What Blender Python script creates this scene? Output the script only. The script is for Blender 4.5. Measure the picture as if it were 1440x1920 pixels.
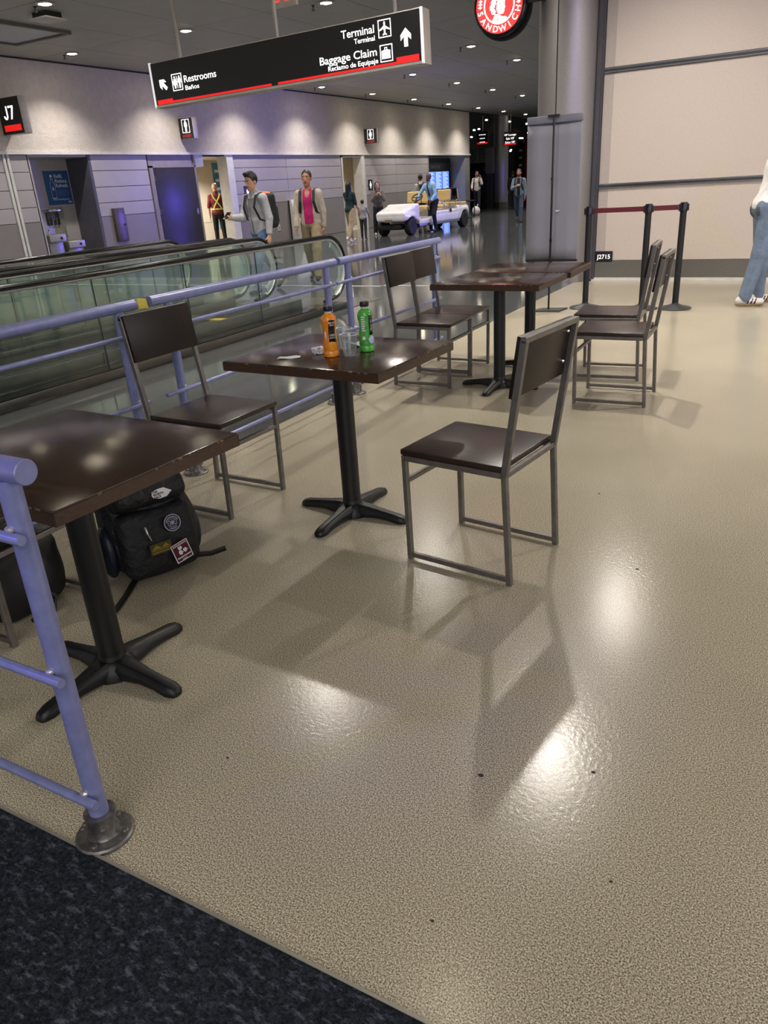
import bpy, bmesh, math, random
import numpy as np
from mathutils import Vector, Matrix
for o in list(bpy.data.objects): bpy.data.objects.remove(o)
S = bpy.context.scene; COL = S.collection
random.seed(7); RNG = np.random.default_rng(7)
PI = math.pi; R = math.radians
# ------------------------------------------------------------------ camera
CAM_H = 1.3796
r2 = Vector((0.87591624, 0.47881737, -0.05920027)); u2 = Vector((-0.1435472, 0.37578911, 0.91551993)); fw = Vector((-0.46061366, 0.79342074, -0.39789268))
cd = bpy.data.cameras.new('camera'); cam = bpy.data.objects.new('camera', cd); COL.objects.link(cam)
cam.matrix_world = Matrix(((r2.x, u2.x, -fw.x, 0), (r2.y, u2.y, -fw.y, 0), (r2.z, u2.z, -fw.z, CAM_H), (0, 0, 0, 1)))
cd.sensor_fit = 'VERTICAL'; cd.sensor_height = 36; cd.lens = 36 * 1409.86 / 1920; cd.clip_end = 300; cd.clip_start = .05
S.camera = cam
try: S.cycles.transparent_max_bounces = 32
except Exception: pass
# ------------------------------------------------------------------ world, exposure
w = bpy.data.worlds.new('world'); S.world = w; w.use_nodes = True
w.node_tree.nodes['Background'].inputs[0].default_value = (.9, .9, .92, 1)
w.node_tree.nodes['Background'].inputs[1].default_value = .30
vs = S.view_settings; vs.view_transform = 'Standard'; vs.look = 'None'; vs.gamma = 1; vs.use_curve_mapping = False
vs.exposure = 0.58
# ------------------------------------------------------------------ lamps (downlights stand on the ceiling's 3 m grid)
ZC = 4.107
LX = (-13.4, -10.45, -7.49, -4.5, -1.55, 1.4); LY = [0.15 + 2.99 * j for j in range(-1, 14)]
LAMP_W = 200
def spot(name, loc, energy, col, size, blend, rad, to=None):
    l = bpy.data.lights.new(name, 'SPOT'); l.energy = energy; l.color = col; l.spot_size = R(size); l.spot_blend = blend; l.shadow_soft_size = rad
    o = bpy.data.objects.new(name, l); COL.objects.link(o); o.location = loc
    if to is not None: o.rotation_euler = (Vector(to) - Vector(loc)).to_track_quat('-Z', 'Y').to_euler()
    return o
for x in LX:
    for y in LY:
        if x > -3 and y > 10.5 or x > -6 and y < 4 or y < 2 or y > 36: continue
        near = x == -1.55
        spot('downlight_lamp', (x - .2 * near, y - .1 * near, ZC - .045), LAMP_W * (1.08 if x > -6 else 1), (1, .94, .86), 150 if x > -6 else 118, 1.0 if x > -6 else .75, .05)
def area(name, loc, to, sx, sy, energy, col):
    l = bpy.data.lights.new(name, 'AREA'); l.shape = 'RECTANGLE'; l.size = sx; l.size_y = sy; l.energy = energy; l.color = col
    o = bpy.data.objects.new(name, l); COL.objects.link(o); o.location = loc
    o.rotation_euler = (Vector(to) - Vector(loc)).to_track_quat('-Z', 'Y').to_euler(); return o
area('fill_lamp_behind', (2.5, -4.6, 2.5), (-4, 9, 1.6), 6, 2.6, 85, (1, .96, .92))  # unseen soft fill added behind the viewer to lift walls and ceiling
area('fill_lamp_overhead', (.3, -1.9, 3.95), (.3, -1.7, 0), 3, 2.4, 50, (1, .96, .92))  # unseen overhead fill added to brighten the near floor
area('fill_lamp_right', (5.4, 5.5, 2.4), (-3, 7.5, 1.0), 5, 2.2, 60, (1, .94, .88))  # added soft fill from the right, no fixture there
# blue source inferred from the door reflection; unseen spots added to tint columns, post
area('blue_source_lamp', (-3.4, 25.5, 1.9), (-14.4, 18, 1.3), 1.0, .7, 30, (.14, .1, 1)).data.spread = R(52)
spot('blue_accent_lamp', (-7.5, 33.0, 2.2), 260, (.16, .12, 1), 14, .9, .15, (-14.3, 38.7, 1.3))
spot('blue_accent_lamp', (-3.0, -1.6, 3.2), 95, (.14, .1, 1), 13, .9, .12, (-1.3, .81, .78))
spot('blue_accent_lamp', (3.4, 1.0, 3.7), 300, (.2, .14, 1), 40, .9, .12, (-3.1, 10.6, 1.8))

# ------------------------------------------------------------------ materials
MATS = {}
def lin(c):
    return tuple(((v / 255) / 12.92 if v / 255 <= .04045 else (((v / 255) + .055) / 1.055) ** 2.4) for v in c) + (1,)
def M(name, col, rough=.5, metal=0, noise=None, bump=None, coat=0, emit=None, spec=.5, col2=None, stretch=None):
    if name in MATS: return MATS[name]
    m = bpy.data.materials.new(name); m.use_nodes = True; nt = m.node_tree; b = nt.nodes['Principled BSDF']
    b.inputs['Base Color'].default_value = lin(col); b.inputs['Roughness'].default_value = rough; b.inputs['Metallic'].default_value = metal
    b.inputs['Specular IOR Level'].default_value = spec; b.inputs['Coat Weight'].default_value = coat; b.inputs['Coat Roughness'].default_value = .08
    tc = nt.nodes.new('ShaderNodeTexCoord'); vec = tc.outputs['Object']
    if stretch:
        mp = nt.nodes.new('ShaderNodeMapping'); mp.inputs['Scale'].default_value = stretch; nt.links.new(vec, mp.inputs['Vector']); vec = mp.outputs['Vector']
    ns, na = noise or (6, .08)
    n = nt.nodes.new('ShaderNodeTexNoise'); n.inputs['Scale'].default_value = ns; n.inputs['Detail'].default_value = 4; nt.links.new(vec, n.inputs['Vector'])
    cr = nt.nodes.new('ShaderNodeValToRGB'); nt.links.new(n.outputs['Fac'], cr.inputs['Fac'])
    c = lin(col); c2 = lin(col2) if col2 else None
    cr.color_ramp.elements[0].position = .32; cr.color_ramp.elements[1].position = .68
    cr.color_ramp.elements[0].color = tuple(v * (1 - na) for v in c[:3]) + (1,)
    cr.color_ramp.elements[1].color = c2 or tuple(min(1, v * (1 + na)) for v in c[:3]) + (1,)
    nt.links.new(cr.outputs['Color'], b.inputs['Base Color'])
    if bump:
        n2 = nt.nodes.new('ShaderNodeTexNoise'); n2.inputs['Scale'].default_value = bump[0]; n2.inputs['Detail'].default_value = 3; nt.links.new(vec, n2.inputs['Vector'])
        bp = nt.nodes.new('ShaderNodeBump'); bp.inputs['Strength'].default_value = bump[1]; bp.inputs['Distance'].default_value = bump[2] if len(bump) > 2 else .004
        nt.links.new(n2.outputs['Fac'], bp.inputs['Height']); nt.links.new(bp.outputs['Normal'], b.inputs['Normal'])
    if emit:
        b.inputs['Emission Color'].default_value = lin(emit[0]); b.inputs['Emission Strength'].default_value = emit[1]
    MATS[name] = m; return m
def floor_mat(name, ca, cb, cc, scale, rough, bscale, bstr, blotch=.12, bdist=.002):
    m = bpy.data.materials.new(name); m.use_nodes = True; nt = m.node_tree; N = nt.nodes; L = nt.links; b = N['Principled BSDF']
    tc = N.new('ShaderNodeTexCoord')
    n = N.new('ShaderNodeTexNoise'); n.inputs['Scale'].default_value = scale; n.inputs['Detail'].default_value = 2; n.inputs['Roughness'].default_value = .7; L.new(tc.outputs['Object'], n.inputs['Vector'])
    cr = N.new('ShaderNodeValToRGB'); e = cr.color_ramp.elements; e[0].position = .36; e[0].color = lin(ca); e[1].position = .64; e[1].color = lin(cc)
    k = e.new(.5); k.color = lin(cb); L.new(n.outputs['Fac'], cr.inputs['Fac'])
    n3 = N.new('ShaderNodeTexNoise'); n3.inputs['Scale'].default_value = 1.1; n3.inputs['Detail'].default_value = 5; L.new(tc.outputs['Object'], n3.inputs['Vector'])
    mr = N.new('ShaderNodeMapRange'); mr.inputs['From Min'].default_value = .3; mr.inputs['From Max'].default_value = .7; mr.inputs['To Min'].default_value = 1 - blotch; mr.inputs['To Max'].default_value = 1 + blotch; L.new(n3.outputs['Fac'], mr.inputs['Value'])
    mx = N.new('ShaderNodeMix'); mx.data_type = 'RGBA'; mx.blend_type = 'MULTIPLY'; mx.inputs[0].default_value = 1; L.new(cr.outputs['Color'], mx.inputs[6]); L.new(mr.outputs['Result'], mx.inputs[7])
    L.new(mx.outputs[2], b.inputs['Base Color'])
    b.inputs['Roughness'].default_value = rough
    n2 = N.new('ShaderNodeTexNoise'); n2.inputs['Scale'].default_value = bscale; n2.inputs['Detail'].default_value = 2; L.new(tc.outputs['Object'], n2.inputs['Vector'])
    bp = N.new('ShaderNodeBump'); bp.inputs['Strength'].default_value = bstr; bp.inputs['Distance'].default_value = bdist; L.new(n2.outputs['Fac'], bp.inputs['Height']); L.new(bp.outputs['Normal'], b.inputs['Normal'])
    return m
def glass_mat(name, tint, rough=.02, ior=1.5, milk=0, boost=1.0):
    m = bpy.data.materials.new(name); m.use_nodes = True; nt = m.node_tree; N = nt.nodes; L = nt.links
    N.remove(N['Principled BSDF']); out = N['Material Output']
    t = N.new('ShaderNodeBsdfTransparent'); t.inputs[0].default_value = tint + (1,)
    g = N.new('ShaderNodeBsdfGlossy'); g.inputs['Roughness'].default_value = rough; g.inputs['Color'].default_value = (.95, 1, .98, 1)
    f = N.new('ShaderNodeFresnel'); ge = N.new('ShaderNodeNewGeometry'); io = N.new('ShaderNodeMapRange')   # thin pane: same reflectance entering and leaving
    io.inputs['To Min'].default_value = ior; io.inputs['To Max'].default_value = 1 / ior; L.new(ge.outputs['Backfacing'], io.inputs['Value']); L.new(io.outputs[0], f.inputs['IOR'])
    ml = N.new('ShaderNodeMath'); ml.operation = 'MULTIPLY'; ml.inputs[1].default_value = boost; L.new(f.outputs[0], ml.inputs[0])
    mx = N.new('ShaderNodeMixShader'); L.new(ml.outputs[0], mx.inputs[0]); L.new(t.outputs[0], mx.inputs[1]); L.new(g.outputs[0], mx.inputs[2])
    last = mx
    if milk:
        d = N.new('ShaderNodeBsdfDiffuse'); d.inputs[0].default_value = (.75, .8, .8, 1)
        tn = N.new('ShaderNodeTexNoise'); tn.inputs['Scale'].default_value = 30
        m2 = N.new('ShaderNodeMixShader'); m2.inputs[0].default_value = milk; L.new(mx.outputs[0], m2.inputs[1]); L.new(d.outputs[0], m2.inputs[2]); last = m2
    L.new(last.outputs[0], out.inputs[0]); return m

# ------------------------------------------------------------------ object helpers
def props(o, label=None, cat=None, group=None, kind=None):
    if label: o['label'] = label
    if cat: o['category'] = cat
    if group: o['group'] = group
    if kind: o['kind'] = kind
    return o
def thing(name, label, cat, loc=(0, 0, 0), rz=0, group=None, kind=None):
    o = bpy.data.objects.new(name, None); COL.objects.link(o); o.location = loc; o.rotation_euler = (0, 0, rz); o.empty_display_size = .1
    return props(o, label, cat, group, kind)
def link(name, me, mat, parent=None, loc=None, rz=None):
    o = bpy.data.objects.new(name, me); COL.objects.link(o)
    if mat is not None and not me.materials: me.materials.append(mat)
    if parent is not None: o.parent = parent
    if loc is not None: o.location = loc
    if rz is not None: o.rotation_euler = (0, 0, rz)
    return o
def copy_tree(o, parent=None):
    c = o.copy(); COL.objects.link(c); c.parent = parent
    for ch in list(o.children): copy_tree(ch, c)
    return c
class B:
    def __init__(s): s.v = []; s.f = []
    def add(s, vs, fs):
        n = len(s.v); s.v += [tuple(p) for p in vs]; s.f += [tuple(i + n for i in f) for f in fs]; return s
    def box(s, a, b):
        x0, y0, z0 = [min(p, q) for p, q in zip(a, b)]; x1, y1, z1 = [max(p, q) for p, q in zip(a, b)]
        return s.add([(x0, y0, z0), (x1, y0, z0), (x1, y1, z0), (x0, y1, z0), (x0, y0, z1), (x1, y0, z1), (x1, y1, z1), (x0, y1, z1)],
                     [(0, 3, 2, 1), (4, 5, 6, 7), (0, 1, 5, 4), (1, 2, 6, 5), (2, 3, 7, 6), (3, 0, 4, 7)])
    def bar(s, p, q, w, h, up=(0, 0, 1)):
        p = Vector(p); q = Vector(q); d = (q - p).normalized(); up = Vector(up)
        a = d.cross(up)
        if a.length < 1e-4: a = d.cross(Vector((0, 1, 0)))
        a.normalize(); c = a.cross(d)
        vs = [e + a * sx * w / 2 + c * sy * h / 2 for e in (p, q) for sx, sy in ((-1, -1), (1, -1), (1, 1), (-1, 1))]
        return s.add(vs, [(0, 3, 2, 1)[::-1], (4, 5, 6, 7)[::-1], (0, 4, 5, 1)[::-1], (1, 5, 6, 2)[::-1], (2, 6, 7, 3)[::-1], (3, 7, 4, 0)[::-1]])
    def tube(s, pts, r, n=12, closed=False, flat=None, caps=True):
        P = [Vector(p) for p in pts]; m = len(P); rs = r if isinstance(r, list) else [r] * m
        vs = []; prev = None
        for i in range(m):
            if closed: t = P[(i + 1) % m] - P[i - 1]
            else: t = P[min(i + 1, m - 1)] - P[max(i - 1, 0)]
            t.normalize()
            if prev is None:
                a = t.orthogonal().normalized() if flat is None else (Vector(flat) - t * t.dot(Vector(flat))).normalized()
            else:
                a = (prev - t * prev.dot(t)).normalized()
            prev = a; b_ = t.cross(a)
            for k in range(n):
                th = 2 * PI * k / n; rr = rs[i]
                ra, rb = rr if isinstance(rr, tuple) else (rr, rr)
                vs.append(P[i] + a * math.cos(th) * ra + b_ * math.sin(th) * rb)
        fs = []
        for i in range(m if closed else m - 1):
            j = (i + 1) % m
            for k in range(n): fs.append((i * n + k, i * n + (k + 1) % n, j * n + (k + 1) % n, j * n + k))
        if not closed and caps: fs += [tuple(range(n))[::-1], tuple(range((m - 1) * n, m * n))]
        return s.add(vs, fs)
    def lathe(s, prof, c=(0, 0, 0), n=24, axis='z', sx=1, sy=1):
        vs = []; fs = []; m = len(prof)
        for (r, z) in prof:
            for k in range(n):
                th = 2 * PI * k / n; a, b_ = r * math.cos(th) * sx, r * math.sin(th) * sy
                p = (a, b_, z) if axis == 'z' else ((z, a, b_) if axis == 'x' else (b_, z, a))
                vs.append((p[0] + c[0], p[1] + c[1], p[2] + c[2]))
        for i in range(m - 1):
            for k in range(n): fs.append((i * n + k, i * n + (k + 1) % n, (i + 1) * n + (k + 1) % n, (i + 1) * n + k))
        if prof[0][0] > 1e-5: fs.append(tuple(range(n))[::-1])
        if prof[-1][0] > 1e-5: fs.append(tuple(range((m - 1) * n, m * n)))
        return s.add(vs, fs)
    def prism(s, poly, fn, d0, d1):
        """poly (a,b) list, fn(a,b,d)->xyz"""
        n = len(poly); vs = [fn(a, b, d0) for a, b in poly] + [fn(a, b, d1) for a, b in poly]
        fs = [tuple(range(n))[::-1], tuple(range(n, 2 * n))] + [(i, (i + 1) % n, n + (i + 1) % n, n + i) for i in range(n)]
        return s.add(vs, fs)
    def ball(s, c, r, n=12, m=8, rot=None):
        r = r if isinstance(r, (tuple, list)) else (r, r, r); rot = rot or Matrix.Identity(3)
        vs = []; fs = []
        for i in range(m + 1):
            ph = PI * i / m
            for k in range(n):
                th = 2 * PI * k / n
                vs.append(Vector(c) + rot @ Vector((r[0] * math.sin(ph) * math.cos(th), r[1] * math.sin(ph) * math.sin(th), r[2] * math.cos(ph))))
        for i in range(m):
            for k in range(n): fs.append((i * n + k, (i + 1) * n + k, (i + 1) * n + (k + 1) % n, i * n + (k + 1) % n))
        return s.add(vs, fs)
    def mesh(s, name, bevel=0, smooth=True, seg=2, ang=35, xf=None):
        me = bpy.data.meshes.new(name); me.from_pydata(s.v, [], s.f); 
        bm = bmesh.new(); bm.from_mesh(me)
        bmesh.ops.remove_doubles(bm, verts=bm.verts, dist=1e-5)
        bmesh.ops.recalc_face_normals(bm, faces=bm.faces)
        if bevel:
            es = [e for e in bm.edges if len(e.link_faces) == 2 and e.calc_face_angle(0) > R(40)]
            bmesh.ops.bevel(bm, geom=es, offset=bevel, segments=seg, affect='EDGES', profile=.6)
        if xf is not None: bm.transform(xf)
        bm.to_mesh(me); bm.free()
        if smooth:
            me.polygons.foreach_set('use_smooth', [True] * len(me.polygons)); me.set_sharp_from_angle(angle=R(ang))
        return me
    def obj(s, name, mat, parent=None, loc=None, rz=None, **k): return link(name, s.mesh(name, **k), mat, parent, loc, rz)
def struct(name, b, mat, label=None, **k):
    o = b.obj(name, mat, **k); return props(o, label, None, None, 'structure')

# flat lettering and marks ------------------------------------------------
def frame_fn(o, ax, ay):
    o = Vector(o); ax = Vector(ax).normalized(); ay = Vector(ay).normalized(); n = ax.cross(ay)
    return lambda a, b, d: tuple(o + ax * a + ay * b + n * d)
def text_mesh(s, size, align='LEFT', bold=0, extr=.001):
    c = bpy.data.curves.new('lettering', 'FONT'); c.body = s; c.size = size; c.align_x = align; c.extrude = extr; c.offset = bold * .3; c.resolution_u = 3
    o = bpy.data.objects.new('lettering_tmp', c); COL.objects.link(o)
    me = bpy.data.meshes.new_from_object(o.evaluated_get(bpy.context.evaluated_depsgraph_get())); me.name = 'lettering'
    bpy.data.objects.remove(o); return me
def text(s, size, o, ax, ay, mat, parent, align='LEFT', bold=0, width=None, name='lettering', lift=.002):
    me = text_mesh(s, size, align, bold); ax = Vector(ax).normalized(); ay = Vector(ay).normalized(); n = ax.cross(ay)
    k = 1
    if width:
        xs = [v.co.x for v in me.vertices]; k = width / (max(xs) - min(xs))
    o = Vector(o) + n * lift
    me.transform(Matrix(((ax.x * k, ay.x, n.x, o.x), (ax.y * k, ay.y, n.y, o.y), (ax.z * k, ay.z, n.z, o.z), (0, 0, 0, 1))))
    return link(name, me, mat, parent)
def circ(r, n=24, c=(0, 0), a0=0, a1=2 * PI, end=False):
    return [(c[0] + r * math.cos(a0 + (a1 - a0) * i / n), c[1] + r * math.sin(a0 + (a1 - a0) * i / n)) for i in range(n + (1 if end else 0))]
def mark(polys, fn, mat, parent, name='mark', d0=.001, d1=.004):
    b = B()
    for p in polys: b.prism(p, fn, d0, d1)
    return b.obj(name, mat, parent, smooth=False)
def rect(x0, y0, x1, y1): return [(x0, y0), (x1, y0), (x1, y1), (x0, y1)]
def outline(x0, y0, x1, y1, t): return [rect(x0, y0, x1, y0 + t), rect(x0, y1 - t, x1, y1), rect(x0, y0 + t, x0 + t, y1 - t), rect(x1 - t, y0 + t, x1, y1 - t)]
def pict_person(cx, cy, h, skirt=False):
    s = h
    body = [(-.16, .30), (-.05, .33), (.05, .33), (.16, .30), (.19, -.05), (.12, -.06), (.10, .2), (.09, -.5), (.01, -.5), (.0, -.08), (-.01, -.5), (-.09, -.5), (-.10, .2), (-.12, -.06), (-.19, -.05)]
    if skirt: body = [(-.12, .30), (.12, .30), (.22, -.02), (.15, -.04), (.10, .15), (.2, -.22), (.09, -.22), (.08, -.5), (.02, -.5), (.0, -.22), (-.02, -.5), (-.08, -.5), (-.09, -.22), (-.2, -.22), (-.10, .15), (-.15, -.04), (-.22, -.02)]
    return [[(cx + a * s, cy + b * s) for a, b in body], circ(.085 * s, 14, (cx, cy + .42 * s))]

# smooth figures: signed-distance blends meshed by surface nets -------------
def sdf_mesh(name, prims, vox):
    """prims: (kind, params, op, k); op u=union s=subtract i=intersect"""
    lo = np.array([1e9] * 3); hi = -lo
    boxes = []
    for kind, p, op, k in prims:
        if kind == 'cap': a, b_, ra, rb = p; l = np.minimum(np.array(a) - ra, np.array(b_) - rb); h = np.maximum(np.array(a) + ra, np.array(b_) + rb)
        elif kind == 'ell': c, rr, rot = p; m = max(rr); l = np.array(c) - m; h = np.array(c) + m
        elif kind == 'box': c, hb, rd, rot = p; m = np.linalg.norm(hb); l = np.array(c) - m; h = np.array(c) + m
        else: l = h = None
        boxes.append((l, h))
        if op == 'u': lo = np.minimum(lo, l); hi = np.maximum(hi, h)
    lo = lo - 3 * vox; hi = hi + 3 * vox; dim = np.ceil((hi - lo) / vox).astype(int) + 1
    D = np.full(dim, 1.0, np.float32)
    ax = [lo[i] + vox * np.arange(dim[i]) for i in range(3)]
    for (kind, p, op, k), (l, h) in zip(prims, boxes):
        if kind == 'plane' or op == 'i': sl = tuple(slice(0, d) for d in dim)
        else:
            m = k + 3 * vox
            i0 = np.clip(((l - m - lo) / vox).astype(int), 0, dim - 1); i1 = np.clip(np.ceil((h + m - lo) / vox).astype(int) + 1, 1, dim)
            sl = tuple(slice(a, b_) for a, b_ in zip(i0, i1))
        X, Y, Z = np.meshgrid(ax[0][sl[0]], ax[1][sl[1]], ax[2][sl[2]], indexing='ij')
        P = np.stack([X, Y, Z], -1).astype(np.float32)
        if kind == 'cap':
            a, b_, ra, rb = p; a = np.array(a, np.float32); ba = np.array(b_, np.float32) - a; pa = P - a
            t = np.clip((pa @ ba) / max(ba @ ba, 1e-9), 0, 1); d = np.linalg.norm(pa - t[..., None] * ba, axis=-1) - (ra + (rb - ra) * t)
        elif kind == 'ell':
            c, rr, rot = p; q = P - np.array(c, np.float32)
            if rot is not None: q = q @ np.array(rot, np.float32)
            rr = np.array(rr, np.float32); k0 = np.linalg.norm(q / rr, axis=-1); k1 = np.linalg.norm(q / (rr * rr), axis=-1); d = k0 * (k0 - 1) / np.maximum(k1, 1e-6)
        elif kind == 'box':
            c, hb, rd, rot = p; q = P - np.array(c, np.float32)
            if rot is not None: q = q @ np.array(rot, np.float32)
            q = np.abs(q) - (np.array(hb, np.float32) - rd); d = np.linalg.norm(np.maximum(q, 0), axis=-1) + np.minimum(q.max(-1), 0) - rd
        else:
            n, o = p; d = P @ np.array(n, np.float32) - o
        E = D[sl]
        if op == 'u':
            hh = np.clip(.5 + .5 * (E - d) / max(k, 1e-6), 0, 1); D[sl] = E + (d - E) * hh - k * hh * (1 - hh)
        elif op == 's':
            hh = np.clip(.5 - .5 * (E + d) / max(k, 1e-6), 0, 1); D[sl] = E + (-d - E) * hh + k * hh * (1 - hh)
        else: D[sl] = np.maximum(E, d)
    ins = D < 0
    def cor(A, i, j, k): return A[i:A.shape[0] - 1 + i, j:A.shape[1] - 1 + j, k:A.shape[2] - 1 + k]
    cs = [(i, j, k) for i in (0, 1) for j in (0, 1) for k in (0, 1)]
    cnt = sum(cor(ins, *c).astype(np.int8) for c in cs); mask = (cnt > 0) & (cnt < 8)
    idx = np.full(mask.shape, -1, np.int64); cells = np.argwhere(mask); idx[mask] = np.arange(len(cells))
    val = {c: D[cells[:, 0] + c[0], cells[:, 1] + c[1], cells[:, 2] + c[2]] for c in cs}
    acc = np.zeros((len(cells), 3)); num = np.zeros(len(cells))
    for c in cs:
        for axx in range(3):
            if c[axx]: continue
            e = list(c); e[axx] = 1; e = tuple(e); a, b_ = val[c], val[e]; s = (a < 0) != (b_ < 0)
            t = np.where(s, a / np.where(s, a - b_, 1), 0); pt = np.tile(np.array(c, float), (len(cells), 1)); pt[:, axx] += t
            acc[s] += pt[s]; num[s] += 1
    V = lo + vox * (cells + acc / num[:, None]); F = []
    for axx in range(3):
        sh = [slice(None)] * 3; s0 = list(sh); s1 = list(sh); s0[axx] = slice(0, -1); s1[axx] = slice(1, None)
        ch = np.argwhere(ins[tuple(s0)] != ins[tuple(s1)]); u, v_ = [(1, 2), (2, 0), (0, 1)][axx]
        ok = (ch[:, u] > 0) & (ch[:, v_] > 0); ch = ch[ok]
        du = np.zeros(3, int); du[u] = 1; dv = np.zeros(3, int); dv[v_] = 1
        q = [idx[tuple((ch - o_).T)] for o_ in (du + dv, dv, 0 * du, du)]
        q = np.stack(q, 1); fl = ~ins[tuple(ch.T)]; q[fl] = q[fl][:, ::-1]; F.append(q)
    F = np.concatenate(F); F = F[(F >= 0).all(1)]
    me = bpy.data.meshes.new(name); me.vertices.add(len(V)); me.vertices.foreach_set('co', V.ravel().astype(np.float32))
    me.loops.add(F.size); me.loops.foreach_set('vertex_index', F.ravel().astype(np.int32))
    me.polygons.add(len(F)); me.polygons.foreach_set('loop_start', np.arange(0, F.size, 4, dtype=np.int32)); me.polygons.foreach_set('loop_total', np.full(len(F), 4, np.int32))
    me.update(calc_edges=True); me.validate()
    me.polygons.foreach_set('use_smooth', [True] * len(me.polygons))
    return me
U = lambda kind, p, k=.02: (kind, p, 'u', k)
SUB = lambda kind, p, k=.01: (kind, p, 's', k)
CUT = lambda n, o: ('plane', (n, o), 'i', 0)

# ================================================================== THE SETTING
# palette
tan_floor = floor_mat('tan_epoxy', (88, 80, 67), (166, 156, 134), (224, 216, 194), 290, .205, 75, .26, .08)
dark_floor = floor_mat('dark_terrazzo', (46, 48, 49), (72, 75, 76), (104, 106, 105), 160, .08, 6, .02, .1)
carpet_m = floor_mat('navy_carpet', (22, 25, 31), (34, 38, 46), (46, 51, 60), 120, .95, 240, 1, .2, .004)
def carpet_fix(m):
    nt = m.node_tree; N = nt.nodes; L = nt.links; b = N['Principled BSDF']; src = b.inputs['Base Color'].links[0].from_socket
    tc = N.new('ShaderNodeTexCoord'); mp = N.new('ShaderNodeMapping'); mp.inputs['Rotation'].default_value = (0, 0, .5); mp.inputs['Scale'].default_value = (26, 60, 1); L.new(tc.outputs['Object'], mp.inputs[0])
    n = N.new('ShaderNodeTexNoise'); n.inputs['Scale'].default_value = 1; n.inputs['Detail'].default_value = 6; n.inputs['Roughness'].default_value = .75; L.new(mp.outputs[0], n.inputs['Vector'])
    cr = N.new('ShaderNodeValToRGB'); cr.color_ramp.elements[0].position = .53; cr.color_ramp.elements[1].position = .66; L.new(n.outputs['Fac'], cr.inputs['Fac'])
    mx = N.new('ShaderNodeMix'); mx.data_type = 'RGBA'; L.new(cr.outputs['Color'], mx.inputs[0]); L.new(src, mx.inputs[6]); mx.inputs[7].default_value = lin((90, 94, 107)); L.new(mx.outputs[2], b.inputs['Base Color']); b.inputs['Specular IOR Level'].default_value = .1
carpet_fix(carpet_m)
steel = M('brushed_steel', (150, 148, 146), .28, 1, (40, .12), stretch=(1, 1, 12))
steel_bright = M('polished_steel', (205, 205, 205), .14, 1)
chrome = M('chrome', (225, 225, 228), .07, 1)
white_trim = M('white_trim', (215, 213, 210), .4)
stucco = M('stucco_wall', (196, 187, 180), .85, 0, (9, .06), (26, .9, .02))
panel_a = M('laminate_panel', (172, 166, 168), .34, 0, (3, .03))
panel_b = M('laminate_panel_dark', (136, 130, 128), .32, 0, (3, .04))
gap_dark = M('joint_dark', (40, 38, 38), .8)
cream = M('cream_tile', (214, 204, 186), .4, 0, (4, .04))
ceil_m = M('ceiling_panel', (168, 165, 160), .55, .1, (2, .05))
black_m = M('black_matte', (16, 16, 17), .55)
black_gloss = M('black_gloss', (14, 14, 16), .22)
sign_white = M('sign_white', (245, 245, 245), .4, emit=((255, 255, 255), .9))
sign_red = M('sign_red', (215, 30, 30), .4, emit=((225, 30, 28), .55))
sign_black = M('sign_black', (22, 21, 22), .35)
sign_side = M('sign_side', (185, 178, 170), .4, .3)

struct('floor', B().box((-2.93, .762, -.1), (6, 10.83, 0)), tan_floor, 'speckled tan glossy floor of the seating area')
struct('floor_concourse', B().box((-19, -6, -.1), (-2.93, .762, 0)).box((-19, .762, -.1), (-2.93, 10.83, 0)).box((-40, 10.83, -.1), (6, 90, 0)), dark_floor, 'dark polished terrazzo floor of the concourse')
struct('floor_carpet', B().box((-2.93, -6, -.1), (6, .758, .004)), carpet_m, 'navy carpet with grey flecks')
struct('trim_1', B().box((-2.93, .757, 0), (6, .764, .006)), M('edge_strip', (170, 165, 155), .4, .6), 'thin pale metal strip between carpet and tan floor')
struct('trim_2', B().box((-14.3, 10.12, 0), (-5.7, 10.2, .003)).box((-5.7, 10.2, 0), (-4.0, 10.28, .003)), M('pale_strip', (178, 178, 176), .2), 'pale joint strip across the dark floor')
# small scuffs on the tan floor
for px, py, rr in ((-.565, 1.374, .008), (-.438, 2.622, .007), (-.315, 1.503, .006), (-.2, 1.2, .004), (-1.2, 1.15, .004), (-.75, 3.3, .006), (.1, 2.4, .005), (-.5, .95, .004)):
    props(B().lathe([(rr, 0), (rr * .9, .0012)], (px, py, .0002), 9, sx=1, sy=.7).obj('floor_speck', M('speck', (46, 42, 36), .8)), 'small dark speck stuck on the tan floor', 'speck', 'dark specks on the tan floor')

# ---- ceiling: slab with panels, hatch
ceil = struct('ceiling', B().box((-14.38, -6, 4.135), (6, 58, 4.4)).box((0, -6, ZC), (6, 58, 4.2)).box((-14.38, -6, ZC), (0, 3.0, 4.2)).box((-14.38, 45, ZC), (6, 58, 4.2)), gap_dark, 'grey panelled ceiling')
pm = {}
for i in range(10):
    for j in range(14):
        x0 = -14.38 + 1.438 * i; y0 = 3.0 + 3.0 * j
        if 'p' not in pm: pm['p'] = B().box((.007, .007, 0), (1.431, 2.993, .03)).mesh('panel', smooth=False)
        link('panel', pm['p'], ceil_m, ceil, (x0, y0, ZC))
ceil.data.materials.clear(); ceil.data.materials.append(ceil_m)
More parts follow.
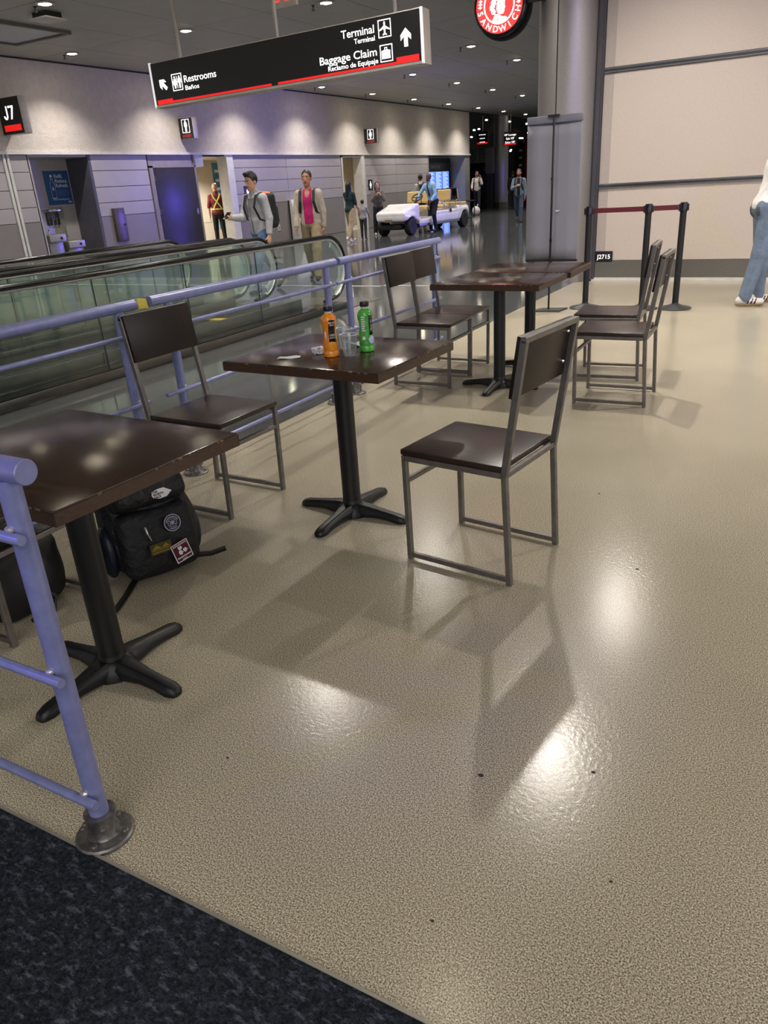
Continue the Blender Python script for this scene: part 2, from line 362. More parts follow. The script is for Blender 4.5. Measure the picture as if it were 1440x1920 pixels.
# the coffer (top left) : a lit recess frame, and a small plate
h = thing('ceiling_hatch', 'square pale framed access hatch in the ceiling, top left corner', 'hatch', (-12.5, 10.0, ZC))
b = B()
for p in (((-.72, -.72), (.72, -.66)), ((-.72, .66), (.72, .72)), ((-.72, -.66), (-.66, .66)), ((.66, -.66), (.72, .66))): b.box((*p[0], -.05), (*p[1], 0))
b.obj('frame', M('hatch_frame', (96, 92, 88), .5), h); B().box((-.66, -.66, -.02), (.66, .66, 0)).obj('door', M('hatch_door', (176, 178, 188), .5), h)
h = thing('ceiling_plate', 'small square suspended plate beside the top left ceiling lamp', 'plate', (-10.95, 9.55, ZC))
B().box((-.2, -.2, -.1), (.2, .2, -.08)).obj('plate', M('plate_pale', (190, 186, 180), .5), h); B().box((-.15, -.15, -.08), (.15, .15, 0)).obj('housing', black_m, h)
# downlights
ring_me = B().lathe([(.095, 0), (.14, -.004), (.14, -.016), (.098, -.02), (.09, -.004)], n=24).mesh('trim_ring')
disc_me = B().lathe([(0, -.032), (.055, -.026), (.085, -.012), (.09, -.004)], n=20).mesh('lamp_disc')
ring_m = M('lamp_ring', (175, 170, 160), .3, .6); disc_m = M('lamp_glow', (255, 240, 210), .4, emit=((255, 240, 212), 42))
ROWN = {-13.4: 'row along the textured wall', -10.45: 'second row out from the textured wall', -7.49: 'third row out from the textured wall', -4.5: 'fourth row out from the textured wall'}
ORD = ['first', 'second', 'third', 'fourth', 'fifth', 'sixth', 'seventh', 'eighth', 'ninth', 'tenth', 'eleventh', 'twelfth', 'thirteenth', 'fourteenth']
spr_m = B().lathe([(.03, 0), (.03, -.008), (.012, -.012), (.012, -.06), (.03, -.065), (.03, -.075)], n=10).mesh('sprinkler_head')
FIRST = {-13.4: 9.0, -10.45: 9.0, -7.49: 12, -4.5: 14}
for x in LX:
    k = 0
    for y in LY:
        if x > -3 and y > 10.5: continue
        if y < 3 or x > 0: continue
        vis = x in ROWN and y > FIRST[x]
        if vis: lab = 'recessed ceiling downlight, %s visible in the %s' % (ORD[min(k, 13)], ROWN[x]); k += 1; grp = 'ceiling downlights over the concourse'
        else: lab = 'recessed ceiling downlight overhead, above the top edge of the picture'; grp = 'ceiling downlights above the picture'
        t = thing('downlight', lab, 'ceiling light', (x, y, ZC), group=grp)
        link('trim_ring', ring_me, ring_m, t); link('lamp', disc_me, disc_m, t)
        if vis: link('sprinkler_head', spr_m, black_m, t, (-.28, .05, 0))

# ---- left wall
XW = -14.38
wl = struct('wall_left', B().box((XW - .25, 8.6, 2.43), (XW, 34.4, ZC)), stucco, 'textured pale plaster wall above the restroom panels')
struct('trim_3', B().box((XW - .1, 8.6, 2.375), (XW + .06, 34.4, 2.43)), white_trim, 'long white ledge along the restroom wall')
struct('trim_4', B().box((XW - .1, 8.6, ZC - .03), (XW + .02, 34.4, ZC)), gap_dark, 'dark shadow joint under the ceiling')
wp = struct('wall_left_panels', B().box((XW - .25, 8.6, 0), (XW - .03, 11.36, 2.375)).box((XW - .25, 12.88, 0), (XW - .03, 16.2, 2.375)).box((XW - .25, 17.78, 0), (XW - .03, 23.42, 2.375)).box((XW - .25, 24.9, 0), (XW - .03, 30.1, 2.375)).box((XW - .25, 16.2, 2.345), (XW - .03, 17.78, 2.375)).box((XW - .25, 23.42, 2.3), (XW - .03, 24.9, 2.375)), gap_dark, 'restroom wall clad with horizontal grey panels')
rows = [(.0, 1.10, panel_b), (1.10, 1.385, panel_a), (1.385, 1.715, panel_a), (1.715, 2.05, panel_a), (2.05, 2.375, panel_a)]
for (ya, yb) in ((8.6, 10.74), (10.9, 11.33), (12.93, 14.62), (17.8, 20.3), (20.3, 23.4), (24.92, 27.3), (27.3, 30.08)):
    for (za, zb, m) in rows:
        B().box((XW - .03, ya + .005, za + .006), (XW, yb - .005, zb - .006)).obj('panel', m, wp, bevel=.003, seg=1, smooth=False)
struct('trim_5', B().box((XW - .02, 10.75, 0), (XW + .02, 10.80, 2.375)).box((XW - .02, 10.84, 0), (XW + .02, 10.89, 2.375)), white_trim, 'pale double upright strip on the restroom wall')
# end pier of the wall + FIDS alcove
struct('wall_left_pier', B().box((XW - .25, 33.92, 0), (XW, 34.4, 2.375)).box((XW - .9, 30.1, 0), (XW - .8, 33.95, 2.375)).box((XW - .9, 30.06, 0), (XW, 30.16, 2.375)).box((XW - .9, 33.85, 0), (XW, 33.93, 2.375)), M('pier_grey', (140, 136, 138), .45), 'grey end pier of the restroom wall and alcove beside the screens')
# recess with fountain
struct('wall_recess', B().box((XW - .8, 11.36, 0), (XW - .7, 12.88, 2.375)).box((XW - .8, 11.30, 0), (XW - .0, 11.36, 2.375)).box((XW - .7, 11.36, 2.33), (XW - .03, 12.88, 2.375)), panel_a, 'pale back of the drinking fountain recess')
struct('wall_recess_side', B().box((XW - .8, 12.86, 0), (XW, 12.93, 2.375)), M('recess_side', (84, 84, 94), .4, .0), 'dark steel side of the fountain recess')
# door: closed dark leaf in frame
struct('trim_6', B().box((XW - .05, 14.63, 0), (XW + .03, 14.76, 2.13)).box((XW - .05, 16.22, 0), (XW + .03, 16.28, 2.375)).box((XW - .05, 14.63, 2.09), (XW + .03, 16.28, 2.13)).box((XW - .06, 14.66, 2.13), (XW - .01, 16.24, 2.375)), M('door_frame', (142, 134, 138), .4), 'grey frame around the dark service door')
d1 = thing('door_1', None, None, (XW, 14.78, 0), kind='structure'); d1['label'] = 'dark grey service door reflecting blue light'
B().box((-.02, 0, .02), (.03, 1.43, 2.08)).obj('leaf', M('door_leaf', (62, 60, 66), .32, .3), d1, bevel=.004)
B().box((.03, 1.3, .98), (.045, 1.36, 1.12)).obj('handle_plate', steel, d1); B().tube([(.045, 1.33, 1.04), (.085, 1.33, 1.04), (.09, 1.22, 1.04)], .011).obj('handle', chrome, d1)
for z in (.3, 1.05, 1.8): B().lathe([(.012, z), (.012, z + .12)], (.035, .0, 0), 8).obj('hinge', steel, d1)
# restroom entrances: rooms behind
def room(n, x0, y0, y1, lab):
    struct(n, B().box((x0 - .1, y0, -.02), (x0, y1, 2.5)).box((x0, y0 - .1, -.02), (XW - .25, y0, 2.5)).box((x0, y1, -.02), (XW - .25, y1 + .1, 2.5)).box((x0, y0, 2.42), (XW - .25, y1, 2.5)), cream, lab)
    struct(n + '_floor', B().box((x0, y0, 0), (XW - .03, y1, .004)), M('tile_floor', (150, 142, 130), .3), 'tiled floor of ' + lab)
room('wall_restroom_men', -17.4, 15.5, 22.3, 'cream tiled passage behind the open restroom entrance')
room('wall_restroom_women', -16.6, 23.0, 28.6, 'cream tiled passage behind the narrow restroom entrance')
for x0, ya, yb in ((-17.4, 17.0, 22.2),):
    k = 0; y = ya
    while y < yb - .1:
        for z in (.02, .62, 1.22, 1.82): B().box((0, .004, .004), (.018, .856, .592)).obj('tile', cream, bpy.data.objects['wall_restroom_men'], (x0, y, z), smooth=False)
        y += .86
for y in (26.0, 26.9, 27.8): 
    for z in (.02, .82, 1.62): B().box((0, .004, .004), (.018, .89, .79)).obj('tile', cream, bpy.data.objects['wall_restroom_women'], (-16.6, y, z), smooth=False)
for (x, y) in ((-15.9, 19.2), (-15.6, 25.6), (-16.3, 17.2)):
    t = thing('downlight', {19.2: 'small round ceiling lamp over the bald man in the restroom passage', 25.6: 'small ceiling lamp inside the narrow restroom entrance', 17.2: 'small ceiling lamp just inside the open restroom entrance'}[y], 'ceiling light', (x, y, 2.42))
    link('trim_ring', ring_me, ring_m, t); link('lamp', disc_me, M('lamp_glow_small', (255, 240, 215), .4, emit=((255, 238, 210), 12)), t)
    spot('passage_lamp', (x, y, 2.36), 230, (1, .93, .82), 150, .6, .08)
struct('trim_7', B().box((XW - .3, 17.53, 0), (XW + .03, 17.80, 2.375)).box((XW - .25, 16.24, 2.1), (XW + .02, 16.6, 2.375)), white_trim, 'white jamb of the open restroom entrance')
struct('trim_8', B().box((XW - .3, 23.42, 0), (XW + .02, 23.50, 2.345)).box((XW - .32, 24.72, 0), (XW + .04, 24.92, 2.375)).box((XW - .3, 23.42, 2.3), (XW + .02, 24.9, 2.345)), white_trim, 'white jambs of the narrow restroom entrance')
# ---- right wall (shuttered shop)
YW = 10.85
wr = struct('wall_right', B().box((-2.74, YW, 0), (6, YW + .2, ZC + .1)), M('wall_backing', (120, 112, 104), .6), 'tan boarded-up shop front')
board = M('tan_board', (196, 184, 172), .55, 0, (40, .03)); board2 = M('tan_board_edge', (172, 161, 152), .55, 0, (40, .03))
for (za, zb) in ((.27, 1.165), (1.225, 2.485), (2.555, ZC)):
    B().box((-2.70, YW - .02, za), (-2.575, YW, zb)).obj('panel', board2, wr, smooth=False)
    B().box((-2.575, YW - .022, za), (.6, YW, zb)).obj('panel', board, wr, smooth=False); B().box((.605, YW - .022, za), (5.9, YW, zb)).obj('panel', board, wr, smooth=False)
for z in (1.195, 2.52):
    r_ = B().box((-2.70, YW - .045, z - .03), (5.9, YW, z + .03)).obj('rail', M('rail_alu', (150, 150, 152), .25, .9), wr, bevel=.004, seg=1)
    B().box((-2.70, YW - .047, z - .012), (5.9, YW - .04, z + .012)).obj('groove', M('rail_groove', (92, 92, 96), .3, .9), r_)
B().box((-2.70, YW - .03, .045), (5.9, YW, .268)).obj('kick_plate', steel, wr)
struct('baseboard_right', B().box((-2.76, YW - .06, 0), (5.9, YW, .022)).box((-2.76, YW - .035, .022), (5.9, YW, .045)), M('base_pale', (205, 200, 192), .4), 'pale strip at the foot of the boarded shop front')
struct('trim_9', B().box((-2.79, YW - .06, 0), (-2.735, YW + .2, ZC)).box((-2.735, YW - .04, 0), (-2.705, YW, ZC)), M('frame_dark', (96, 94, 100), .3, .6), 'dark metal edge frame of the boarded shop front')
s = thing('room_plate', 'black plate reading J2715 low on the tan boards', 'sign', (-2.583, YW - .022, .316))
B().box((-.115, -.012, -.07), (.115, 0, .07)).obj('plate', sign_black, s, bevel=.003); text('J2715', .078, (0, -.013, -.027), (1, 0, 0), (0, 0, 1), sign_white, s, 'CENTER', .001)
# column next to it
col_m = M('column_steel', (150, 146, 145), .46, .8, (30, .04))
c = thing('wall_column', None, None, (-3.17, 10.95, 0), kind='structure'); c['label'] = 'wide grey metal-clad round column beside the boarded shop front'
for i in range(4):
    a0 = R(-98 + 90 * i); n = 14; pts = [(.40 * math.cos(a0 + R(1) + R(88) * k / n), .40 * math.sin(a0 + R(1) + R(88) * k / n)) for k in range(n + 1)]
    inn = [(p[0] * .97, p[1] * .97) for p in pts][::-1]
    B().prism(pts + inn, lambda a, b_, d: (a, b_, d), .1, ZC).obj('cladding_panel', col_m, c)
B().lathe([(.385, 0), (.385, ZC)], n=28).obj('core', gap_dark, c); B().lathe([(.41, 0), (.41, .1)], n=28).obj('base_ring', steel, c)
# ---- far end
far_m = M('far_wall', (58, 57, 60), .7)
fb = struct('wall_far', B().box((-60, 88, 0), (6, 89, 14)).box((-60, 30, 0), (-59, 88, 14)).box((-59, 34.0, 0), (XW - .9, 34.3, 14)).box((XW - .3, 34.4, 4.135), (XW - .1, 58, 6.3)), far_m, 'dark far end of the concourse')
struct('ceiling_far', B().box((-60, 30, 8.2), (XW - .1, 89, 8.4)).box((XW - .1, 58, 8.2), (6, 89, 8.4)).box((XW - .1, 57.9, 4.1), (6, 58.1, 8.2)), M('far_ceiling', (72, 72, 74), .7), 'dark high ceiling beyond the restroom wall')

# ================================================================== FURNITURE
wood_top = M('worn_dark_wood', (50, 31, 21), .15, 0, (5, .3), (150, .05, .001), stretch=(1, 9, 1))
def wear_wood(m):
    nt = m.node_tree; N = nt.nodes; L = nt.links; b = N['Principled BSDF']; src = b.inputs['Base Color'].links[0].from_socket
    tc = N.new('ShaderNodeTexCoord'); mp = N.new('ShaderNodeMapping'); mp.inputs['Scale'].default_value = (60, 150, 60); mp.inputs['Rotation'].default_value = (0, 0, .6); L.new(tc.outputs['Object'], mp.inputs[0])
    n = N.new('ShaderNodeTexNoise'); n.inputs['Scale'].default_value = 1; n.inputs['Detail'].default_value = 3; L.new(mp.outputs[0], n.inputs['Vector'])
    cr = N.new('ShaderNodeValToRGB'); cr.color_ramp.elements[0].position = .735; cr.color_ramp.elements[1].position = .77; L.new(n.outputs['Fac'], cr.inputs['Fac'])
    mx = N.new('ShaderNodeMix'); mx.data_type = 'RGBA'; L.new(cr.outputs['Color'], mx.inputs[0]); L.new(src, mx.inputs[6]); mx.inputs[7].default_value = lin((150, 122, 92)); L.new(mx.outputs[2], b.inputs['Base Color'])
wear_wood(wood_top)
wood_edge = M('table_edge_wood', (62, 40, 25), .4, 0, (14, .35), stretch=(4, 4, 30))
edge_wear = M('chipped_edge', (112, 84, 58), .6, 0, (60, .5))
seat_wood = M('seat_wood', (44, 28, 24), .3, 0, (6, .22), (60, .06, .001), stretch=(1, 8, 1))
gun = M('gunmetal_tube', (124, 119, 116), .4, .75, (25, .14))
cast = M('cast_black', (17, 17, 19), .42, .1, (60, .1), (120, .1, .001))
TW, TD = .756, .622
def make_table():
    t = thing('cafe_table', 'x', 'table')
    top = B().box((-TW / 2, -TD / 2, .712), (TW / 2, TD / 2, .75)).obj('tabletop', wood_top, t, bevel=.004)
    eb = B()
    for a in (((-TW / 2 - .001, -TD / 2 - .001, .711), (TW / 2 + .001, -TD / 2 + .001, .744)), ((-TW / 2 - .001, TD / 2 - .001, .711), (TW / 2 + .001, TD / 2 + .001, .744)), ((-TW / 2 - .001, -TD / 2, .711), (-TW / 2 + .001, TD / 2, .744)), ((TW / 2 - .001, -TD / 2, .711), (TW / 2 + .001, TD / 2, .744))): eb.box(*a)
    eb.obj('edge_band', wood_edge, top)
    cb = B(); rnd = random.Random(3)
    for k in range(30):
        sd = rnd.choice(((0, -1), (1, 0), (0, 1), (-1, 0))); u_ = rnd.uniform(-.48, .48); l_ = rnd.uniform(.003, .016)
        x = sd[0] * TW / 2 if sd[0] else u_ * TW; y = sd[1] * TD / 2 if sd[1] else u_ * TD; hx = .0035 if sd[0] else l_ / 2; hy = .0035 if sd[1] else l_ / 2
        cb.box((x - hx, y - hy, .7445), (x + hx, y + hy, .7505 - .0025))
    props(cb.obj('chipped_edge', edge_wear, top), kind='stuff')
    B().lathe([(.041, .045), (.041, .70)], n=24).obj('pillar', cast, t)
    B().box((-.17, -.03, .697), (.17, .03, .712)).box((-.03, -.17, .697), (.03, .17, .712)).obj('mount_plate', cast, t, bevel=.003)
    hub = B().lathe([(.075, .0), (.075, .02), (.06, .05), (.044, .06), (.041, .075)], n=24)
    hub.obj('hub', cast, t)
    for k in range(4):
        a = k * PI / 2; c, s_ = math.cos(a), math.sin(a); b = B(); pr = []
        prof = [(.03, .042, .005, .062), (.08, .036, .008, .058), (.14, .028, .012, .049), (.2, .026, .008, .041), (.25, .028, .0, .034), (.275, .022, .0, .026), (.285, .012, .0, .016)]
        vs = []; fs = []
        for (x, hw, z0, z1) in prof:
            for (yy, zz) in ((-hw, z0), (hw, z0), (hw, z0 + (z1 - z0) * .6), (hw * .55, z1), (-hw * .55, z1), (-hw, z0 + (z1 - z0) * .6)): vs.append((x * c - yy * s_, x * s_ + yy * c, zz))
        for i in range(len(prof) - 1):
            for q in range(6): fs.append((i * 6 + q, i * 6 + (q + 1) % 6, (i + 1) * 6 + (q + 1) % 6, (i + 1) * 6 + q))
        fs += [tuple(range(6)), tuple(range(len(vs) - 6, len(vs)))]
        b.add(vs, fs); b.obj('foot', cast, t, bevel=.004, ang=50)
    return t
t0 = make_table()
TAB = [((-1.797, 1.315), -.047, 'nearest dark wooden café table, its worn top reaching the left edge'), ((-1.725, 2.6875), -.04, 'dark wooden café table holding two juice bottles and clear cups'),
       ((-1.9, 5.045), -.003, 'front one of the two pushed-together café tables, bare worn top'), ((-1.895, 5.69), .03, 'rear one of the two pushed-together café tables, nearest the banner stand')]
tabs = []
for i, (p, r_, lab) in enumerate(TAB):
    t = t0 if i == 0 else copy_tree(t0); t.location = (*p, 0); t.rotation_euler = (0, 0, r_); props(t, lab, 'table', 'square dark café tables'); tabs.append(t)
# foot of table 2 is turned a little
# ---- chairs (local: faces +x)
def make_chair():
    t = thing('cafe_chair', 'x', 'chair'); hx, hy = .222, .198; q = .021
    B().box((-.2, -.203, .438), (.228, .203, .46)).obj('seat', seat_wood, t, bevel=.004)
    for sd in (-1, 1):
        y = sd * hy
        B().bar((.205, y, 0), (.212, y, .437), q, q, (1, 0, 0)).obj('leg', gun, t, bevel=.002, seg=1)
        B().bar((-.235, y, 0), (-.212, y, .43), q, q, (1, 0, 0)).obj('leg', gun, t, bevel=.002, seg=1)
        B().bar((-.212, y, .425), (-.282, y, .902), q, q * 1.15, (1, 0, 0)).obj('back_upright', gun, t, bevel=.002, seg=1)
        B().bar((-.225, y, .022), (.198, y, .022), q * .9, q * .9).obj('floor_runner', gun, t, bevel=.002, seg=1)
        B().bar((-.21, y, .427), (.21, y, .427), q, q).obj('seat_rail', gun, t, bevel=.002, seg=1)
    B().bar((.208, -hy, .335), (.208, hy, .335), q * .9, q * .9).obj('front_bar', gun, t, bevel=.002, seg=1)
    B().bar((-.212, -hy, .427), (-.212, hy, .427), q, q).obj('rear_bar', gun, t, bevel=.002, seg=1)
    B().bar((-.282, -hy - q / 2, .902), (-.282, hy + q / 2, .902), q, q).obj('top_bar', gun, t, bevel=.002, seg=1)
    d = Vector((-.07, 0, .477)).normalized(); n = Vector((d.z, 0, -d.x)); c = Vector((-.2705, 0, .806)) + n * .019
    bk = B(); vs = [c + d * sz * .105 + Vector((0, sy * .205, 0)) + n * sn * .009 for sn in (-1, 1) for sz, sy in ((-1, -1), (-1, 1), (1, 1), (1, -1))]
    bk.add(vs, [(0, 1, 2, 3), (4, 5, 6, 7), (0, 1, 5, 4), (1, 2, 6, 5), (2, 3, 7, 6), (3, 0, 4, 7)])
    p = bk.obj('backrest', M('back_wood', (27, 17, 15), .34, 0, (5, .2), stretch=(1, 8, 1), spec=.3), t, bevel=.003)
    for sy in (-.165, .165):
        for sz in (-.05, .06):
            cc = c + d * sz + Vector((0, sy, 0)) - n * .0095
            B().ball(cc, .006, 8, 5).obj('bolt', chrome, p)
    return t
c0 = make_chair()
CH = [((-2.4277, 2.6276), -.0287, 'café chair with its back to the railing, tucked at the table with the bottles'),
      ((-1.0405, 2.5505), PI - .1336, 'large foreground café chair facing the table with the bottles'),
      ((-2.435, 5.10), 0.0, 'nearer of the two railing-side chairs at the far pushed-together tables'),
      ((-2.46, 5.525), 0.01, 'farther of the two railing-side chairs at the far pushed-together tables'),
      ((-1.085, 4.985), PI + .03, 'nearer of the two chairs on the open side of the far tables'),
      ((-1.27, 5.63), PI + .08, 'farther chair on the open side of the far tables, beside the belt posts'),
      ((-2.45, 1.465), 0.02, 'café chair mostly hidden under the nearest table, black bag below it')]
for i, (p, r_, lab) in enumerate(CH):
    t = c0 if i == 0 else copy_tree(c0); t.location = (*p, 0); t.rotation_euler = (0, 0, r_); props(t, lab, 'chair', 'metal framed café chairs')

# ---- railings
rail_m = M('lilac_rail_paint', (126, 131, 178), .3, .15, (30, .1)); flange_m = M('worn_flange', (128, 126, 126), .4, .85, (50, .35))
weld_m = M('bare_weld', (205, 205, 205), .35, .8)
def railing(label, p0, p1, posts, dirv, side, ext0=0, ext1=0, low=(.8, .47, .135), g='lilac tube railings'):
    """p0,p1 ends on plan; posts distances along; side = unit vector to which thin rails are fixed"""
    t = thing('railing', label, 'railing', (p0[0], p0[1], 0), group=g); D = Vector((*dirv, 0)); L_ = (Vector(p1) - Vector(p0)).length; sv = Vector((*side, 0))
    def rod(name, a, b_, z, r, off, par=t):
        P = D * a + sv * off + Vector((0, 0, z)); Q = D * b_ + sv * off + Vector((0, 0, z))
        prof = [P, P + D * .002, Q - D * .002, Q]; return B().tube(prof, [r * .92, r, r, r * .92], 20).obj(name, rail_m, par)
    rod('top_rail', 0, L_, .930, .0255, 0)
    for z in low: 
        rl = rod('lower_rail', ext0, L_ - ext1, z, .0112, .033)
    for d in posts:
        P = D * d
        po = B().tube([P + Vector((0, 0, .0)), P + Vector((0, 0, .91))], .0225, 20).obj('post', rail_m, t)
        f = B().lathe([(.068, 0), (.068, .007), (.064, .011), (.04, .013), (.036, .02), (.035, .068), (.037, .072), (.023, .073)], tuple(P), 28).obj('flange', flange_m, t)
        for k in range(4):
            a = k * PI / 2 + .4; B().lathe([(.008, .011), (.008, .017), (.005, .019)], (P.x + .053 * math.cos(a), P.y + .053 * math.sin(a), 0), 8).obj('bolt', gun, f)
            B().ball((P.x + .037 * math.cos(a + .5), P.y + .037 * math.sin(a + .5), .045), .0075, 8, 5).obj('screw', gun, f)
        for z in low: B().ball(P + sv * .023 + Vector((0, 0, z + .012)), (.012, .01, .008), 8, 5).obj('weld', weld_m, po)
    return t
railing('lilac railing in the left foreground, standing at the carpet edge', (-1.236, .818), (-2.9, .818), (.064, 1.5), (-1, 0), (0, -1), .02)
RX = -2.831
railing('lilac railing section behind the nearest table, at the left edge', (RX, .95), (RX, 2.655), (.12, 1.585), (0, 1), (1, 0), .05, .06)
railing('middle lilac railing section behind the table with the bottles', (RX, 2.735), (RX, 4.43), (.125, 1.588), (0, 1), (1, 0), -.02, .06)
railing('far lilac railing section behind the two far chairs', (RX, 4.47), (RX, 6.08), (.125, 1.5), (0, 1), (1, 0), -.08, .05)
props(B().add([(-2.855, 2.64, .91), (-2.80, 2.64, .91), (-2.80, 2.70, .905), (-2.855, 2.70, .905), (-2.85, 2.64, .956), (-2.81, 2.64, .956), (-2.81, 2.70, .95), (-2.85, 2.70, .95)], [(0, 1, 2, 3), (4, 5, 6, 7), (0, 1, 5, 4), (1, 2, 6, 5), (2, 3, 7, 6), (3, 0, 4, 7)]).obj('tape_scrap', M('yellow_tape', (196, 178, 60), .5), bevel=.002), 'yellow tape scrap at the gap between two railing sections', 'tape')

# ---- moving walkways
rubber = M('handrail_rubber', (14, 14, 15), .22); deck_m = M('walk_deck_steel', (120, 118, 112), .2, .95, (18, .12), stretch=(8, 1, 1)); deck_dark = M('walk_deck_dark', (52, 52, 52), .15, .8)
wglass = glass_mat('walk_glass', (.9, .955, .93), .01, 1.5, .012, 1.3); tread_m = M('tread_alu', (96, 98, 98), .35, .8); yellow = M('comb_yellow', (205, 176, 40), .5)
gl_edge = M('glass_edge', (120, 190, 175), .2)
YE = 8.55; YS = -1.0
def walkway(label, xr, xl):
    t = thing('moving_walkway', label, 'moving walkway', ((xr + xl) / 2, 0, 0)); cx = (xr + xl) / 2
    for sd, x in ((1, xr - cx), (-1, xl - cx)):
        # plinth with sloped end
        pl = [(YS, 0), (YE - .35, 0), (YE - .33, .075), (YE - .9, .085), (YS, .085)]
        B().prism(pl, lambda a, b_, d: (d, a, b_), x - .075 * sd, x + .2 * sd).obj('plinth', deck_m, t, bevel=.006)
        B().box((x + .03 * sd, YS, .085), (x + .185 * sd, YE - 1.0, .092)).obj('deck_cover', deck_dark, t)
        B().box((x - .055 * sd, YS, .085), (x - .02 * sd, YE - 1.0, .2)).obj('skirt', deck_m, t, bevel=.004)
        # glass panes with rounded newel end
        r_ = .37; yc = YE - .03 - r_; zc = .475
        y = YS; cuts = [YS + 1.105 * k for k in range(1, 20) if YS + 1.105 * k < yc - .5]
        ed = [YS] + cuts + [None]
        for i in range(len(ed) - 1):
            if ed[i + 1] is not None: poly = [(ed[i] + .006, .09), (ed[i + 1] - .006, .09), (ed[i + 1] - .006, .825), (ed[i] + .006, .825)]
            else: poly = [(ed[i] + .006, .09)] + [(yc - .05, .09)] + [(yc + (r_ - .03) * math.cos(a), zc + (r_ - .03) * math.sin(a)) for a in [R(-75 + 165 * k / 16) for k in range(17)]] + [(ed[i] + .006, .825)]
            B().prism(poly, lambda a, b_, d: (d, a, b_), x - .006, x + .006).obj('glass_pane', wglass, t, smooth=False)
            if ed[i + 1] is not None: B().box((x - .0055, ed[i + 1] - .004, .09), (x + .0055, ed[i + 1] + .004, .82)).obj('pane_joint', M('joint_seal', (26, 40, 38), .5), t)
        arc = [(yc + r_ * math.cos(a), zc + r_ * math.sin(a)) for a in [R(90 - 165 * k / 20) for k in range(21)]]
        path = [(x, YS, zc + r_ + .005)] + [(x, a, b_ + .005) for a, b_ in arc]; path += [(x, yc - .12, .1)]
        B().tube(path, (.04, .022), 12, flat=(1, 0, 0)).obj('handrail', rubber, t)
        gp = [(x, YS, zc + r_ - .028)] + [(x, yc + (r_ - .03) * math.cos(a), zc + (r_ - .03) * math.sin(a)) for a in [R(90 - 165 * k / 20) for k in range(21)]]
        B().tube(gp, (.03, .012), 8, flat=(1, 0, 0)).obj('guide_rail', M('guide_pale', (186, 184, 180), .3, .3), t)
        ip = [(x - .012 * sd, yc + (r_ - .075) * math.cos(a), zc + (r_ - .075) * math.sin(a)) for a in [R(70 - 140 * k / 16) for k in range(17)]]
        B().tube(ip, (.012, .045), 8, flat=(1, 0, 0)).obj('newel_band', M('newel_band', (190, 205, 205), .25, .7), t)
    hw = (xr - xl) / 2 - .06
    # treadway: pallets
    pme = B()
    for k in range(8): pme.box((-hw + .01 + k * hw / 4, .004, 0), (-hw - .01 + (k + 1) * hw / 4, .396, .012))
    pme = pme.mesh('pallet', smooth=False)
    for k in range(int((YE - 1.55 - YS) / .4)): link('pallet', pme, tread_m, t, (0, YS + .4 * k, .004))
    B().box((-hw, YE - 1.55, 0), (hw, YE - 1.42, .03)).obj('comb_plate', yellow, t, bevel=.004)
    B().box((-hw, YE - 1.42, 0), (hw, YE - .3, .02)).obj('landing_plate', deck_m, t)
    B().box((-hw - .12, YE - .33, 0), (hw + .3, YE + .45, .006)).obj('floor_plate', M('floor_plate', (150, 148, 144), .25, .8), t)
    return t
walkway('nearer glass-sided moving walkway with black handrails behind the railing', -5.3, -6.38)
walkway('farther glass-sided moving walkway, next to the restroom wall', -6.82, -7.9)

# ---- things on table 2
def cup(label, p):
    t = thing('plastic_cup', label, 'cup', (*p, .75), group='clear plastic cups on the table')
    B().lathe([(.024, .0), (.025, .002), (.0345, .085), (.036, .087), (.0375, .0885), (.036, .09), (.0335, .087), (.0237, .004), (.0, .004)], n=28).obj('wall', glass_mat('cup_plastic', (.93, .94, .95), .05, 1.45, .07, 1.2) if 'cup_plastic' not in bpy.data.materials else bpy.data.materials['cup_plastic'], t)
    B().tube([(.0365 * math.cos(a), .0365 * math.sin(a), .0885) for a in [2 * PI * k / 28 for k in range(28)]], .0016, 6, closed=True).obj('rim', M('cup_rim', (215, 218, 222), .2), t)
    return t
cup('clear plastic cup in front, between the two bottles', (-1.622, 2.602)); cup('clear plastic cup behind the other cup and the orange bottle', (-1.716, 2.715))
lab_black = M('label_black', (20, 18, 20), .4); lab_white = M('label_white', (235, 235, 240), .4)
def wrapfn(Rf, a0):
    return lambda a, b_, d: ((Rf(b_) + d) * math.cos(a0 + a / Rf(b_)), (Rf(b_) + d) * math.sin(a0 + a / Rf(b_)), b_)
